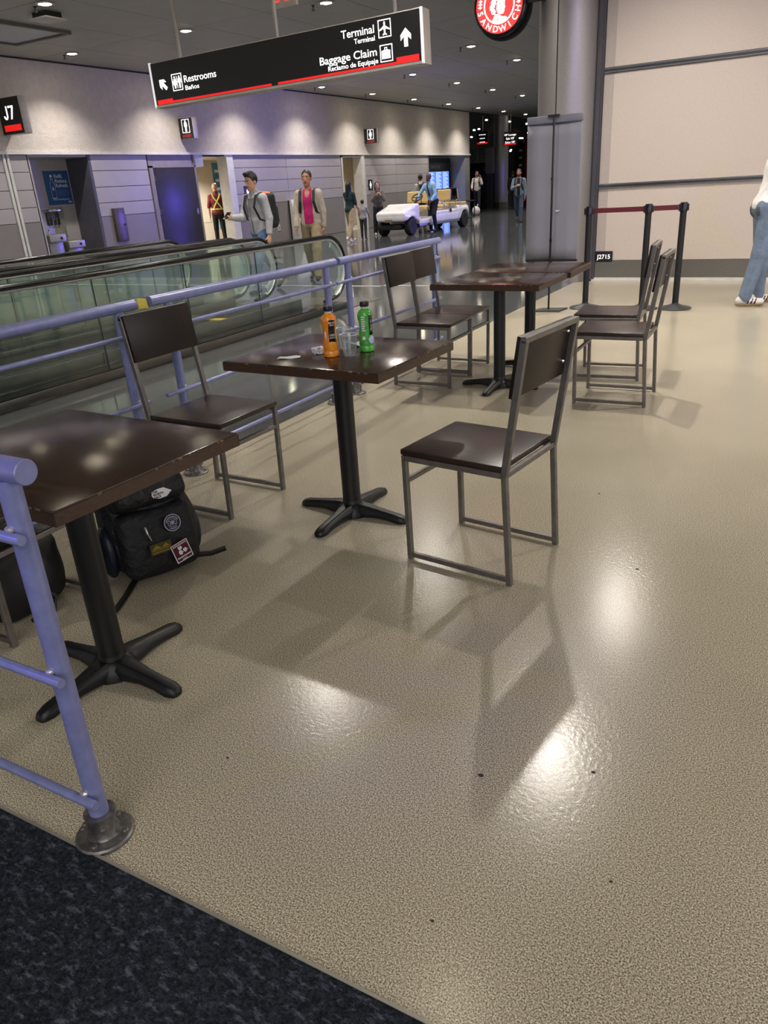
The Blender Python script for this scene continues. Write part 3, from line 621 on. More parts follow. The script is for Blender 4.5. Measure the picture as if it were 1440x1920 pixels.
def bottle(name, label, p, jc, jl, a0, h=.2):
    t = thing(name, label, 'bottle', (*p, .75)); s = h / .2
    prof = [(0, 0), (.026, 0), (.031, .004), (.032, .012), (.032, .022), (.0295, .026), (.031, .031), (.031, .05), (.0285, .075), (.0262, .1), (.0275, .118), (.031, .135), (.0315, .148), (.029, .16), (.021, .168), (.0145, .173), (.0135, .18)]
    prof = [(r_, z * s) for r_, z in prof]
    B().lathe(prof, n=32).obj('body', jc, t)
    B().lathe([(.0142, .172 * s), (.0142, .181 * s), (.016, .181 * s), (.016, .183 * s)], n=24).obj('neck', M('clear_neck', (205, 200, 190), .15), t)
    cp = B().lathe([(.0172, .182 * s), (.0178, .184 * s), (.0178, .199 * s), (.0165, .2015 * s), (0, .2015 * s)], n=24).obj('cap', M('bottle_cap', (20, 20, 36), .35), t)
    rb = B()
    for k in range(20):
        a = 2 * PI * k / 20; rb.box((.0174, -.0007, .185 * s), (.0186, .0007, .198 * s)); 
        m_ = Matrix.Rotation(a, 3, 'Z')
        for q in range(8): rb.v[-8 + q] = tuple(m_ @ Vector(rb.v[-8 + q]))
    rb.obj('ribs', MATS['bottle_cap'], cp)
    def Rf(z):
        for (r0, z0), (r1, z1) in zip(prof, prof[1:]):
            if z0 <= z <= z1 and z1 > z0: return r0 + (r1 - r0) * (z - z0) / (z1 - z0)
        return .03
    fn = wrapfn(Rf, a0)
    def patch(nm, poly_rows, mat, d0=.0003, d1=.0008, par=t):
        # rows of (z, a_left, a_right), curved grid
        b = B(); n = 8; vs = []; fs = []
        for (z, l, r_) in poly_rows:
            for k in range(n + 1): vs.append(fn(l + (r_ - l) * k / n, z, d1))
        for i in range(len(poly_rows) - 1):
            for k in range(n): fs.append((i * (n + 1) + k, i * (n + 1) + k + 1, (i + 1) * (n + 1) + k + 1, (i + 1) * (n + 1) + k))
        b.add(vs, fs); o = b.obj(nm, mat, par); so = o.modifiers.new('thick', 'SOLIDIFY'); so.thickness = .0004; so.offset = 1; return o
    def wtext(s_, size, z, a=0, mat=lab_white, nm='lettering', al='CENTER', up=False, par=t):
        me = text_mesh(s_, size, al, .0001, 0)
        for v in me.vertices:
            if up: v.co = Vector(fn(a - v.co.y, z + v.co.x, .0014))
            else: v.co = Vector(fn(a + v.co.x, z + v.co.y, .0014))
        return link(nm, me, mat, par)
    return t, patch, wtext, s
or_m = M('orange_juice', (238, 120, 20), .12, 0, (30, .1), coat=.5, col2=(246, 160, 40)); gr_m = M('green_juice', (56, 158, 58), .12, 0, (30, .1), coat=.5, col2=(92, 186, 80))
view_a = lambda p: math.atan2(-p[1], -p[0])
p = (-1.700, 2.584); t, patch, wtext, s = bottle('juice_bottle', 'orange juice bottle with navy cap and black label on the middle table', p, or_m, None, view_a(p) + .35)
L_ = patch('front_label', [(z, -.014 + (.002 if z > .12 else 0), .013) for z in (.062, .08, .1, .12, .135, .15)], lab_black)
for st, sz, z in (('Minute', .0092, .136), ('Maid', .0092, .127), ('100%', .0105, .086), ('JUICE', .008, .077)): wtext(st, sz, z, par=L_)
def disk_rows(zc, r_, a=0): return [(zc + r_ * math.sin(q), a - r_ * math.cos(q), a + r_ * math.cos(q)) for q in [R(-85 + 170 * k / 10) for k in range(11)]]
f_ = patch('fruit_rim', disk_rows(.047, .0175, -.004), M('orange_rind', (250, 190, 90), .4), d1=.001); patch('fruit_flesh', disk_rows(.047, .015, -.004), M('orange_flesh', (236, 150, 20), .4), d1=.0016, par=f_)
patch('leaf_mark', [(.06, .012, .016), (.066, .011, .02), (.072, .013, .018)], M('leaf_green', (60, 110, 40), .5))
patch('side_print', [(.075, -.032, -.024), (.09, -.032, -.024), (.105, -.032, -.025)], lab_white)
p = (-1.605, 2.712); t, patch, wtext, s = bottle('juice_bottle', 'green juice bottle with navy cap standing behind the clear cups', p, gr_m, None, view_a(p))
L_ = patch('front_label', [(z, .014, .034) for z in (.07, .085, .1, .12, .135, .15)], lab_black); wtext('Minute Maid', .0085, .088, .0265, up=True, al='LEFT', par=L_)
patch('fruit_mark', disk_rows(.05, .0155, .024), M('pale_apple', (190, 200, 225), .4), d1=.001)
for k in range(7): patch('print_line', [(.085 + .009 * k, -.018, -.002 - .003 * (k % 2)), (.091 + .009 * k, -.018, -.002 - .003 * (k % 2))], lab_white)
patch('round_mark', disk_rows(.058, .007, -.01), lab_white)
paper = M('white_paper', (225, 228, 232), .7, 0, (20, .04))
def paper_piece(name, label, p, poly, amp, rz, n=10, th=.004):
    b = B(); vs = []; fs = []; rnd = random.Random(len(label))
    a, b0, c_, d_ = [Vector(q) for q in poly]
    for i in range(n + 1):
        for j in range(n + 1):
            u_, v_ = i / n, j / n; q = a * (1 - u_) * (1 - v_) + b0 * u_ * (1 - v_) + c_ * u_ * v_ + d_ * (1 - u_) * v_
            vs.append((q.x, q.y, th + amp * (.5 + .5 * math.sin(u_ * 7 + 3 * v_ + rnd.random() * .6)) * (1 if 0 < v_ < 1 else .6)))
    for i in range(n):
        for j in range(n): fs.append((i * (n + 1) + j, (i + 1) * (n + 1) + j, (i + 1) * (n + 1) + j + 1, i * (n + 1) + j + 1))
    b.add(vs, fs); o = b.obj(name, paper, None, (*p, .7505), rz); so = o.modifiers.new('thick', 'SOLIDIFY'); so.thickness = th; so.offset = -1
    return props(o, label, 'napkin')
paper_piece('paper_sleeve', 'flat white paper sleeve lying on the middle table', (-1.858, 2.505), ((-.045, -.02), (.05, -.012), (.045, .022), (-.035, .014)), .004, .35)
paper_piece('napkin', 'loose white napkin behind the clear cups', (-1.70, 2.80), ((-.06, -.02), (.07, -.03), (.06, .03), (-.05, .035)), .02, .5)
pr = [U('ell', ((0, 0, .016), (.028, .016, .016), None), .006)]
for k in range(14): a = RNG.uniform(-1, 1, 3); pr.append(U('box', ((a[0] * .024, a[1] * .012, .016 + a[2] * .009), (.011, .006, .008), .001, Matrix.Rotation(a[0] * 3, 3, 'Z') @ Matrix.Rotation(a[1] * 3, 3, 'X')), .001))
pr.append(CUT((0, 0, -1), 0))
props(link('crumpled_wrapper', sdf_mesh('crumpled_wrapper', pr, .0022), M('crumpled_paper', (205, 200, 206), .6, 0, (90, .5)), None, (-1.776, 2.612, .7505), .7), 'crumpled white wrapper beside the orange bottle', 'wrapper')

# ================================================================== SIGNS
ARROW = [(-.035, -.5), (.035, -.5), (.035, .0)]
def arrow(cx, cy, s, ang):
    pts = [(-.13, -.5), (.13, -.5), (.13, .05), (.36, -.16), (.36, .14), (0, .5), (-.36, .14), (-.36, -.16), (-.13, .05)]
    c, q = math.cos(ang), math.sin(ang); return [[(cx + s * (a * c - b_ * q), cy + s * (a * q + b_ * c)) for a, b_ in pts]]
sg = thing('overhead_sign', 'long black hanging sign for restrooms, terminal and baggage claim', 'sign', (-5.69, 8, 2.705)); sg.rotation_euler = (0, -R(1.05), 0)
HW, HH = 1.86, .245
B().box((-HW, 0, -HH), (HW, .17, HH)).obj('housing', sign_side, sg, bevel=.004)
B().box((-HW + .012, -.012, -HH + .03), (HW - .012, .001, HH - .012)).obj('face', sign_black, sg)
B().box((-HW - .004, -.02, -HH), (-HW + .02, .0, HH)).obj('end_strip', M('lit_strip', (240, 240, 240), .4, emit=((255, 255, 255), .35)), sg); B().box((HW - .02, -.02, -HH), (HW + .004, .0, HH)).obj('end_strip', MATS['lit_strip'], sg)
B().box((-HW, -.02, -HH), (HW, .0, -HH + .022)).obj('lower_strip', sign_side, sg)
SX = lambda x: x + 5.69
SZ = lambda x, z: z - 2.705 - math.tan(R(1.05)) * (x + 5.69)
fnS = frame_fn((0, -.0125, 0), (1, 0, 0), (0, 0, 1))
def stext(s, x, z, size, al, wd): return text(s, size, (SX(x), -.0125, SZ(x, z)), (1, 0, 0), (0, 0, 1), sign_white, sg, al, size * .02, wd)
stext('Restrooms', -7.035, 2.655, .105, 'LEFT', .50); stext('Baños', -7.03, 2.575, .068, 'LEFT', .215)
stext('Terminal', -4.375, 2.83, .105, 'RIGHT', .40); stext('Terminal', -4.375, 2.762, .066, 'RIGHT', .25)
stext('Baggage Claim', -4.36, 2.625, .105, 'RIGHT', .71); stext('Reclamo de Equipaje', -4.355, 2.555, .066, 'RIGHT', .62)
mark([rect(SX(-7.50), -.215, SX(-7.25), -.165), rect(SX(-7.25), -.215, SX(-5.75), -.192), rect(SX(-5.66), -.215, SX(-4.14), -.192), rect(SX(-4.14), -.215, SX(-3.88), -.155)], fnS, sign_red, sg, 'red_band')
px, pz = SX(-7.14), SZ(-7.14, 2.672)
mark(outline(px - .08, pz - .09, px + .08, pz + .09, .009), fnS, sign_white, sg, 'pictogram_frame'); mark(pict_person(px - .035, pz, .13, True) + pict_person(px + .038, pz, .13) + [rect(px - .003, pz - .065, px + .003, pz + .065)], fnS, sign_white, sg, 'restroom_pictogram')
mark(arrow(SX(-7.37), SZ(-7.37, 2.67), .15, R(45)), fnS, sign_white, sg, 'arrow'); mark(arrow(SX(-4.02), SZ(-4.02, 2.745), .165, 0), fnS, sign_white, sg, 'arrow')
px, pz = SX(-4.258), SZ(-4.258, 2.853)
mark(outline(px - .075, pz - .08, px + .075, pz + .08, .009), fnS, sign_white, sg, 'pictogram_frame')
mark([[(px + a * .13, pz + b_ * .13) for a, b_ in ((0, .5), (.06, .42), (.07, .18), (.45, -.05), (.45, -.14), (.07, -.02), (.06, -.3), (.18, -.4), (.18, -.47), (0, -.42), (-.18, -.47), (-.18, -.4), (-.06, -.3), (-.07, -.02), (-.45, -.14), (-.45, -.05), (-.07, .18), (-.06, .42))]], fnS, sign_white, sg, 'airplane_pictogram')
pz = SZ(-4.25, 2.633)
mark(outline(px - .07, pz - .078, px + .078, pz + .078, .009), fnS, sign_white, sg, 'pictogram_frame')
mark([rect(px - .05, pz - .05, px - .036, pz + .025), rect(px - .03, pz - .05, px + .03, pz + .03), rect(px + .036, pz - .05, px + .05, pz + .025), rect(px - .016, pz + .03, px - .009, pz + .05), rect(px + .009, pz + .03, px + .016, pz + .05), rect(px - .016, pz + .046, px + .016, pz + .053)], fnS, sign_white, sg, 'suitcase_pictogram')
for x in (-7.11, -5.667, -4.172):
    B().tube([(SX(x), .085, SZ(x, 2.94)), (SX(x) + math.sin(R(1.05)) * -1.15, .085, SZ(x, ZC))], .022, 12).obj('hanger_pole', M('pole_grey', (170, 165, 160), .3, .7), sg)
# blade signs on the restroom wall
def blade(name, label, y, x1, z0, z1, th):
    t = thing(name, label, 'sign', (XW, y, (z0 + z1) / 2)); h_ = (z1 - z0) / 2
    B().box((.02, 0, -h_), (x1 - XW, th, h_)).obj('housing', sign_side, t, bevel=.004); B().box((.0, .03, -h_ * .8), (.03, th - .03, h_ * .8)).obj('bracket', sign_side, t)
    B().box((.028, -.008, -h_ + .008), (x1 - XW - .008, .001, h_ - .008)).obj('face', sign_black, t); return t, x1 - XW, h_
t, wd, h_ = blade('gate_sign', 'black wall sign reading J7 with a red bar', 10.9, -13.735, 2.705, 3.345, .17); fnb = frame_fn((0, -.0085, 0), (1, 0, 0), (0, 0, 1))
jx, jz = .27, -.06
hook = [(jx - .055 + .062 * math.cos(a), jz + .065 + .068 * math.sin(a)) for a in [R(0 - 180 * k / 10) for k in range(11)]]; hin = [(jx - .055 + .026 * math.cos(a), jz + .065 + .030 * math.sin(a)) for a in [R(-180 + 180 * k / 10) for k in range(11)]]
mark([hook + hin, rect(jx - .029, jz + .063, jx + .007, jz + .23)], fnb, sign_white, t, 'letter_j'); mark([[(jx + .04, jz + .195), (jx + .04, jz + .23), (jx + .19, jz + .23), (jx + .19, jz + .2), (jx + .115, jz), (jx + .073, jz), (jx + .143, jz + .195)]], fnb, sign_white, t, 'digit_seven')
mark([rect(.1, -.26, wd - .06, -.155)], fnb, sign_red, t, 'red_bar')
for lab, y, x1, sk in (('black wall sign with a restroom figure near the overhead sign', 15.9, -13.925, False), ('black wall sign with a restroom figure above the narrow restroom entrance', 25.05, -13.86, True)):
    t, wd, h_ = blade('restroom_sign', lab, y, x1, 2.717, 3.18, .16); c_ = wd / 2 + .01
    mark(outline(c_ - .12, -.1, c_ + .12, .2, .012), fnb, sign_white, t, 'pictogram_frame'); mark(pict_person(c_, .05, .25, sk), fnb, sign_white, t, 'restroom_pictogram'); mark([rect(c_ - .14, -.2, c_ + .14, -.135)], fnb, M('dull_red', (140, 40, 36), .5), t, 'red_bar')
# small restroom door plates
for lab, y, z in (('small black restroom plate on the wall behind the man in grey', 18.3, 1.42), ('small black restroom plate beside the narrow entrance', 25.3, 1.42)):
    t = thing('door_plate', lab, 'sign', (XW, y, z)); B().box((0, -.15, -.17), (.012, .15, .17)).obj('plate', sign_black, t, bevel=.003); mark(pict_person(0, .0, .24, y > 20), frame_fn((.0125, 0, 0), (0, 1, 0), (0, 0, 1)), sign_white, t, 'restroom_pictogram')
# exit sign
t = thing('exit_sign', 'red EXIT sign hanging at the top edge of the picture', 'sign', (-6.16, 9.0, 3.575)); B().box((-.17, 0, -.13), (.17, .05, .13)).obj('housing', sign_side, t, bevel=.004)
text('EXIT', .2, (0, -.001, -.075), (1, 0, 0), (0, 0, 1), M('exit_red', (230, 40, 40), .4, emit=((240, 50, 40), 1.2)), t, 'CENTER', .004); B().tube([(0, .025, .13), (0, .025, ZC - 3.575)], .012).obj('stem', sign_side, t)
# round sandwich-shop sign
RC = Vector((-3.985, 10.55, 3.36))
t = thing('round_sign', 'round red backlit sandwich shop sign with a portrait, on the column', 'sign', tuple(RC))
B().lathe([(.325, 0), (.34, .008), (.34, .135), (.325, .14)], n=48, axis='y').obj('housing', black_gloss, t)
logo_red = M('logo_red', (226, 40, 40), .4, emit=((235, 42, 40), 1.0)); logo_white = M('logo_white', (250, 245, 245), .4, emit=((255, 250, 250), 1.1)); fnr = frame_fn((0, 0, 0), (1, 0, 0), (0, 0, 1))
mark([circ(.305, 48)], fnr, logo_red, t, 'red_disc', .001, .006)
rg = B(); 
for k in range(48):
    a, b_ = 2 * PI * k / 48, 2 * PI * (k + 1) / 48
    rg.prism([(.205 * math.cos(a), .205 * math.sin(a)), (.188 * math.cos(a), .188 * math.sin(a)), (.188 * math.cos(b_), .188 * math.sin(b_)), (.205 * math.cos(b_), .205 * math.sin(b_))], fnr, .006, .009)
rg.obj('white_ring', logo_white, t, smooth=False)
lb = B(); word = 'SANDWICH'
for i, ch in enumerate(word):
    me = text_mesh(ch, .1, 'CENTER', .0025, .0012); a = R(-90 + (i - 3.5) * 21.5); ce = Vector((.254 * math.cos(a), .254 * math.sin(a))); tx = Vector((-math.sin(a), math.cos(a))); up = Vector((-math.cos(a), -math.sin(a)))
    n0 = len(lb.v)
    for v in me.vertices:
        q = ce + tx * v.co.x + up * (v.co.y - .036); lb.v.append((q.x, -.0085 + v.co.z, q.y))
    for p_ in me.polygons: lb.f.append(tuple(n0 + i_ for i_ in p_.vertices))
    bpy.data.meshes.remove(me)
lb.obj('lettering', logo_white, t, smooth=False)
orn = []
for a in (R(172), R(8)):
    for k in (-1, 0, 1):
        c_ = (.254 * math.cos(a + k * .13), .254 * math.sin(a + k * .13)); orn.append([(c_[0] - .03, c_[1]), (c_[0], c_[1] - .016), (c_[0] + .03, c_[1]), (c_[0], c_[1] + .016)])
mark(orn, fnr, logo_white, t, 'ornament', .006, .009)
# portrait : head with curls and collar (three quarter view)
head = [(.0, .09), (-.03, .02), (-.035, -.04), (-.02, -.085), (.02, -.1), (.055, -.095), (.07, -.07), (.072, -.045), (.082, -.03), (.072, .0), (.08, .05), (.06, .11)]
curls = [circ(.034, 12, (-.045, .08)), circ(.036, 12, (-.075, .03)), circ(.036, 12, (-.09, -.02)), circ(.03, 12, (-.075, -.065)), circ(.04, 12, (.0, .125)), circ(.03, 12, (.05, .135))]
coll = [[(-.1, -.17), (-.05, -.09), (.0, -.1), (.04, -.125), (.09, -.13), (.11, -.15), (.04, -.18), (-.03, -.187)]]
mark([head] + curls + coll, fnr, logo_white, t, 'portrait', .006, .009)
fm = M('logo_line', (120, 130, 140), .5)
mark([rect(.0, .012, .024, .018), rect(.045, .014, .068, .02), rect(.03, -.06, .06, -.055), rect(.05, -.03, .062, -.025), [(-.05, .06), (-.02, .03), (-.03, .02)], [(-.08, .0), (-.05, -.03), (-.06, -.04)], [(-.03, -.13), (-.01, -.16), (-.02, -.17)], [(.02, -.12), (.03, -.15), (.02, -.16)]], fnr, fm, t, 'portrait_line', .009, .011)
B().box((.3, .05, -.02), (.56, .09, .05)).obj('bracket', black_m, t, bevel=.003); B().lathe([(.37, .15), (.37, .2), (.33, .2)], n=40, axis='y').obj('rear_plate', black_m, t)

# ================================================================== WALL FITTINGS
t = thing('info_poster', 'blue poster reading Refill. Reduce. Refresh. in the fountain recess', 'poster', (XW - .7, 12.5, 1.755))
B().box((0, -.33, -.345), (.006, .33, .345)).obj('sheet', M('poster_blue', (40, 84, 150), .5), t); fnp = frame_fn((.0065, 0, 0), (0, 1, 0), (0, 0, 1)); pw = M('poster_white', (228, 232, 240), .5)
for s_, z in (('Refill.', .2), ('Reduce.', .105), ('Refresh.', .01)): text(s_, .105, (.0065, -.06, z), (0, 1, 0), (0, 0, 1), pw, t, 'LEFT', .002)
bt = [(-.205, -.2), (-.2, -.215), (-.085, -.215), (-.08, -.2), (-.08, .08), (-.115, .15), (-.115, .19), (-.17, .19), (-.17, .15), (-.205, .08)]
mark([[bt[i], bt[(i + 1) % 10], tuple(Vector(bt[(i + 1) % 10]) * .93 + Vector((-.1425, 0)) * .07), tuple(Vector(bt[i]) * .93 + Vector((-.1425, 0)) * .07)] for i in range(10)] + [circ(.03, 14, (-.1425, .24))], fnp, pw, t, 'bottle_outline')
mark([[(-.1425, .03), (-.165, -.03), (-.1425, -.055), (-.12, -.03)]], fnp, pw, t, 'drop_mark'); mark([rect(-.04, -.05 - .025 * k, .26, -.04 - .025 * k) for k in range(5)], fnp, M('poster_faint', (96, 120, 176), .5), t, 'small_print'); 
text('Water bottle filling station', .045, (.0065, -.2, -.25), (0, 1, 0), (0, 0, 1), pw, t, 'LEFT', 0, .45); text('MIA', .06, (.0065, .2, -.315), (0, 1, 0), (0, 0, 1), pw, t, 'LEFT', .003)
# drinking fountain
t = thing('drinking_fountain', 'stainless steel drinking fountain with bottle filler in the wall recess', 'fountain', (XW - .7, 12.1, 0))
fst = M('fountain_steel', (176, 172, 166), .3, .55, (30, .1)); B().box((0, -.6, .55), (.05, .36, 1.36)).obj('back_panel', fst, t, bevel=.01); B().box((.05, -.12, 1.0), (.09, .2, 1.3)).obj('filler_niche', M('niche_steel', (92, 90, 84), .3, .9), t, bevel=.02); B().box((.05, -.14, 1.27), (.2, .22, 1.33)).obj('filler_head', steel_bright, t, bevel=.02)
for y in (-.02, .08): B().tube([(.1, y, .95), (.12, y, 1.08), (.15, y, 1.15), (.18, y, 1.12)], .012).obj('spout', chrome, t)
for y0, z in ((-.5, .82), (-.02, .66)):
    b = B().box((.05, y0, z - .16), (.5, y0 + .44, z)).obj('basin', fst, t, bevel=.03, seg=3); B().lathe([(.15, z - .002), (.13, z + .004), (.06, z + .002), (.0, z + .001)], (.28, y0 + .22, 0), 20).obj('bowl', steel, b)
    B().tube([(.12, y0 + .32, z), (.12, y0 + .32, z + .07), (.16, y0 + .28, z + .09)], .014).obj('bubbler', chrome, b); B().lathe([(.03, 0), (.03, .012), (.01, .014)], (.5, y0 + .3, z - .08), 14, 'x').obj('push_button', black_gloss, b)
    B().box((.02, y0 + .03, .3), (.4, y0 + .41, z - .15)).obj('apron', fst, t, bevel=.03)
# wall box
t = thing('wall_cabinet', 'narrow brown steel cabinet on the panels right of the fountain', 'cabinet', (XW, 13.42, .9)); B().box((0, -.165, -.36), (.06, .165, .36)).obj('body', M('bronze_steel', (104, 92, 92), .35, .7, (60, .2)), t, bevel=.004)
B().box((.06, -.15, -.345), (.066, .15, .345)).obj('door', M('bronze_door', (116, 102, 102), .3, .7, (50, .2)), t, bevel=.002); B().lathe([(.022, .066), (.022, .08), (.012, .085)], (0, .1, .0), 12, 'x').obj('knob', black_m, t)
t = thing('wing_panel', 'low grey wing panel leaning out from the wall behind the man in magenta', 'panel', (XW, 20.2, 0))
B().add([(0, 0, 0), (.55, .0, 0), (.55, .75, 0), (0, .75, 0), (0, 0, 1.14), (.1, 0, 1.14), (.1, .75, 1.14), (0, .75, 1.14)], [(0, 1, 2, 3), (4, 5, 6, 7), (0, 1, 5, 4), (1, 2, 6, 5), (2, 3, 7, 6), (3, 0, 4, 7)]).obj('board', M('wing_grey', (214, 210, 204), .5), t, bevel=.004); B().box((.0, -.006, .0), (.05, 0, 1.13)).obj('side_strip', gap_dark, t)
t = thing('wall_socket', 'small white socket plate low on the panels behind the man in grey', 'socket', (XW, 19.6, .4)); B().box((0, -.06, -.09), (.01, .06, .09)).obj('plate', white_trim, t, bevel=.003); B().box((.01, -.02, -.05), (.012, .02, .05)).obj('slot', M('slot_pink', (150, 90, 90), .5), t)
t = thing('restroom_poster', 'tall blue poster on the wall inside the restroom passage', 'poster', (-17.38, 20.75, 1.4)); B().box((0, -.28, -1.0), (.01, .28, .95)).obj('sheet', M('poster_teal', (66, 132, 168), .5, 0, (5, .3)), t)
for k, (s_, z) in enumerate((('Mind', .72), ('your', .45), ('hands', .2))): mark([rect(-.2, z - .05, .15, z + .03)], frame_fn((.0105, 0, 0), (0, 1, 0), (0, 0, 1)), pw, t, 'print_block')
t = thing('waste_bin', 'small white bin with dry stems beside the bald man', 'bin', (-15.2, 18.42, 0)); B().lathe([(.1, 0), (.13, .38), (.12, .38), (.09, .02), (0, .02)], n=16).obj('pot', white_trim, t)
stm = B()
for k in range(26): a = RNG.uniform(-1, 1, 2); stm.tube([(a[0] * .06, a[1] * .06, .25), (a[0] * .1, a[1] * .1, .55), (a[0] * .14, a[1] * .14, .62 + .2 * abs(a[0]))], .008, 5)
props(stm.obj('dry_stems', M('dry_stem', (120, 104, 60), .8), t), kind='stuff')
# flight information screens in the alcove
t = thing('flight_display', 'blue flight information screens in the alcove at the end of the wall', 'display', (XW - .75, 31.98, 0)); B().box((0, -1.75, .1), (.1, 1.75, 2.3)).obj('frame', black_m, t)
B().box((.1, -1.4, 1.83), (.14, 1.55, 2.12)).obj('header', sign_black, t); text('DEPARTURES', .16, (.145, .1, 1.91), (0, 1, 0), (0, 0, 1), M('dim_white', (170, 170, 170), .5), t, 'CENTER')
scr = M('screen_blue', (70, 110, 220), .3, emit=((96, 134, 235), .9)); scl = M('screen_row', (220, 230, 255), .3, emit=((225, 232, 255), 1.0)); scn = M('screen_gap', (14, 18, 40), .3)
for k in range(4):
    y0 = -1.3 + k * .72; so = B().box((.1, y0, .25), (.125, y0 + .64, 1.78)).obj('screen', scr, t)
    rb = [rect(y0 + .04, 1.72 - .052 * q, y0 + .2, 1.735 - .052 * q) for q in range(27)] + [rect(y0 + .24, 1.72 - .052 * q, y0 + .24 + .1 + .2 * ((q * 7 + k) % 3) / 2, 1.735 - .052 * q) for q in range(27)]
    props(mark(rb, frame_fn((.125, 0, 0), (0, 1, 0), (0, 0, 1)), scl, so, 'text_rows'), kind='stuff')
mark([rect(-1.2, 1.62, -.95, 1.72)], frame_fn((.13, 0, 0), (0, 1, 0), (0, 0, 1)), M('screen_red', (220, 80, 60), .4, emit=((230, 80, 60), .9)), t, 'red_block')

# ================================================================== RIGHT SIDE FITTINGS
t = thing('banner_stand', 'grey back of a roll-up banner stand with a black pole', 'banner', (-2.56, 8.36, 0)); grey_b = M('banner_grey', (124, 124, 132), .6, 0, (3, .04))
sag = B(); vs = []; n = 10
for i in range(n + 1):
    for j in range(5): u_ = i / n; vs.append((-.285 + .56 * (j / 4) , .012 * math.sin(PI * j / 4) - .004, .53 + 1.33 * u_))
fs = [(i * 5 + j, i * 5 + j + 1, (i + 1) * 5 + j + 1, (i + 1) * 5 + j) for i in range(n) for j in range(4)]
sh = sag.add(vs, fs).obj('sheet', grey_b, t); so = sh.modifiers.new('thick', 'SOLIDIFY'); so.thickness = .002
B().box((-.287, -.02, 1.855), (.29, .025, 1.925)).obj('top_rail', M('banner_rail', (126, 126, 134), .35, .4), t, bevel=.008); B().box((-.06, -.05, 1.91), (.055, .0, 1.93)).obj('clip', black_m, t)
B().box((-.287, -.01, .515), (.28, .02, .535)).obj('bottom_rail', black_m, t)
B().tube([(-.005, -.03, .012), (.002, -.03, 1.92)], .011, 10).obj('pole', black_gloss, t)
for z in (.72, 1.32): B().tube([(-.002, -.03, z), (-.002, -.03, z + .03)], .015, 10).obj('pole_joint', black_gloss, t)
B().add([(-.17, -.16, 0), (.14, -.11, 0), (.17, .11, 0), (-.1, .06, 0), (-.17, -.16, .015), (.14, -.11, .015), (.17, .11, .015), (-.1, .06, .015)], [(0, 1, 2, 3), (4, 5, 6, 7), (0, 1, 5, 4), (1, 2, 6, 5), (2, 3, 7, 6), (3, 0, 4, 7)]).obj('base', M('base_grey', (58, 58, 60), .5), t, bevel=.003)
B().box((.035, -.0125, 1.02), (.075, -.011, 1.03)).obj('tape', white_trim, t)
belt_m = M('belt_maroon', (92, 18, 26), .6); base_dark = M('stanchion_base', (50, 50, 52), .45)
SP = [((-2.222, 8.56), 'belt post nearest the banner stand'), ((-1.615, 8.56), 'middle belt post of the maroon-belted row'), ((-1.285, 8.62), 'belt post at the right end of the maroon belt')]
for (p_, lab) in SP:
    t = thing('belt_post', 'black ' + lab, 'stanchion', (*p_, 0), .1, 'black belt posts')
    B().lathe([(.165, 0), (.168, .006), (.16, .014), (.07, .035), (.036, .05), (.034, .06)], n=32).obj('base', base_dark, t); B().lathe([(.032, .03), (.032, .97)], n=20).obj('pole', black_m, t)
    B().lathe([(.037, .955), (.037, 1.035), (.033, 1.045), (0, 1.048)], n=20).obj('head', black_gloss, t); B().box((-.05, -.02, .965), (.05, .02, 1.03)).obj('belt_slot', black_m, t, bevel=.004)
for i in (0, 1):
    a, b_ = Vector((*SP[i][0], 1.0)), Vector((*SP[i + 1][0], 1.0)); d = (b_ - a).normalized()
    props(B().bar(a + d * .052, b_ - d * .052, .003, .048).obj('queue_belt', belt_m), 'maroon queue belt between the %s' % ('banner-side post and the middle post' if i == 0 else 'middle post and the right post'), 'belt', 'maroon queue belts')

# ================================================================== FAR CONCOURSE
c = thing('wall_column_far', None, None, (-14.55, 38.8, 0), kind='structure'); c['label'] = 'distant round metal column with a blue sheen'
B().lathe([(.36, .25), (.36, ZC + .4)], n=32).obj('shaft', col_m, c); B().lathe([(.375, 0), (.375, .25)], n=32).obj('base_ring', M('col_base', (96, 92, 92), .4, .8), c)
t = thing('balcony', 'distant glass-fronted balcony with escalator beyond the end of the wall', 'balcony', (-15.25, 38.2, 0))
B().box((-1.6, 0, 1.9), (.35, .6, 2.1)).obj('slab', black_gloss, t); B().box((.12, -.05, 1.6), (.5, .5, 2.75)).obj('pier', M('pier_dark', (96, 92, 100), .5), t)
for k in range(4): B().box((-1.6 + .44 * k, .0, 2.1), (-1.18 + .44 * k, .02, 2.75)).obj('glass_pane', M('balcony_glass', (128, 126, 132), .15, .6, (14, .5)), t)
B().box((-.05, .0, 0), (.12, .3, 1.9)).obj('post', M('blue_post', (60, 60, 88), .3, .6), t); B().box((.16, .0, 0), (.42, .2, 1.75)).obj('door_leaf', M('lift_panel', (86, 84, 92), .3, .6), t)
B().bar((-2.2, 3, .2), (.6, 3, 3.6), .9, .35).obj('escalator_truss', M('truss', (110, 98, 80), .4, .4), t); B().bar((-3.2, 4, 1.9), (-.2, 4, 4.6), .3, .2).obj('escalator_side', M('truss_pale', (150, 142, 130), .4, .4), t)
B().box((-1.7, 1.0, 0), (-.1, 1.05, 1.9)).obj('dark_backing', black_m, t)
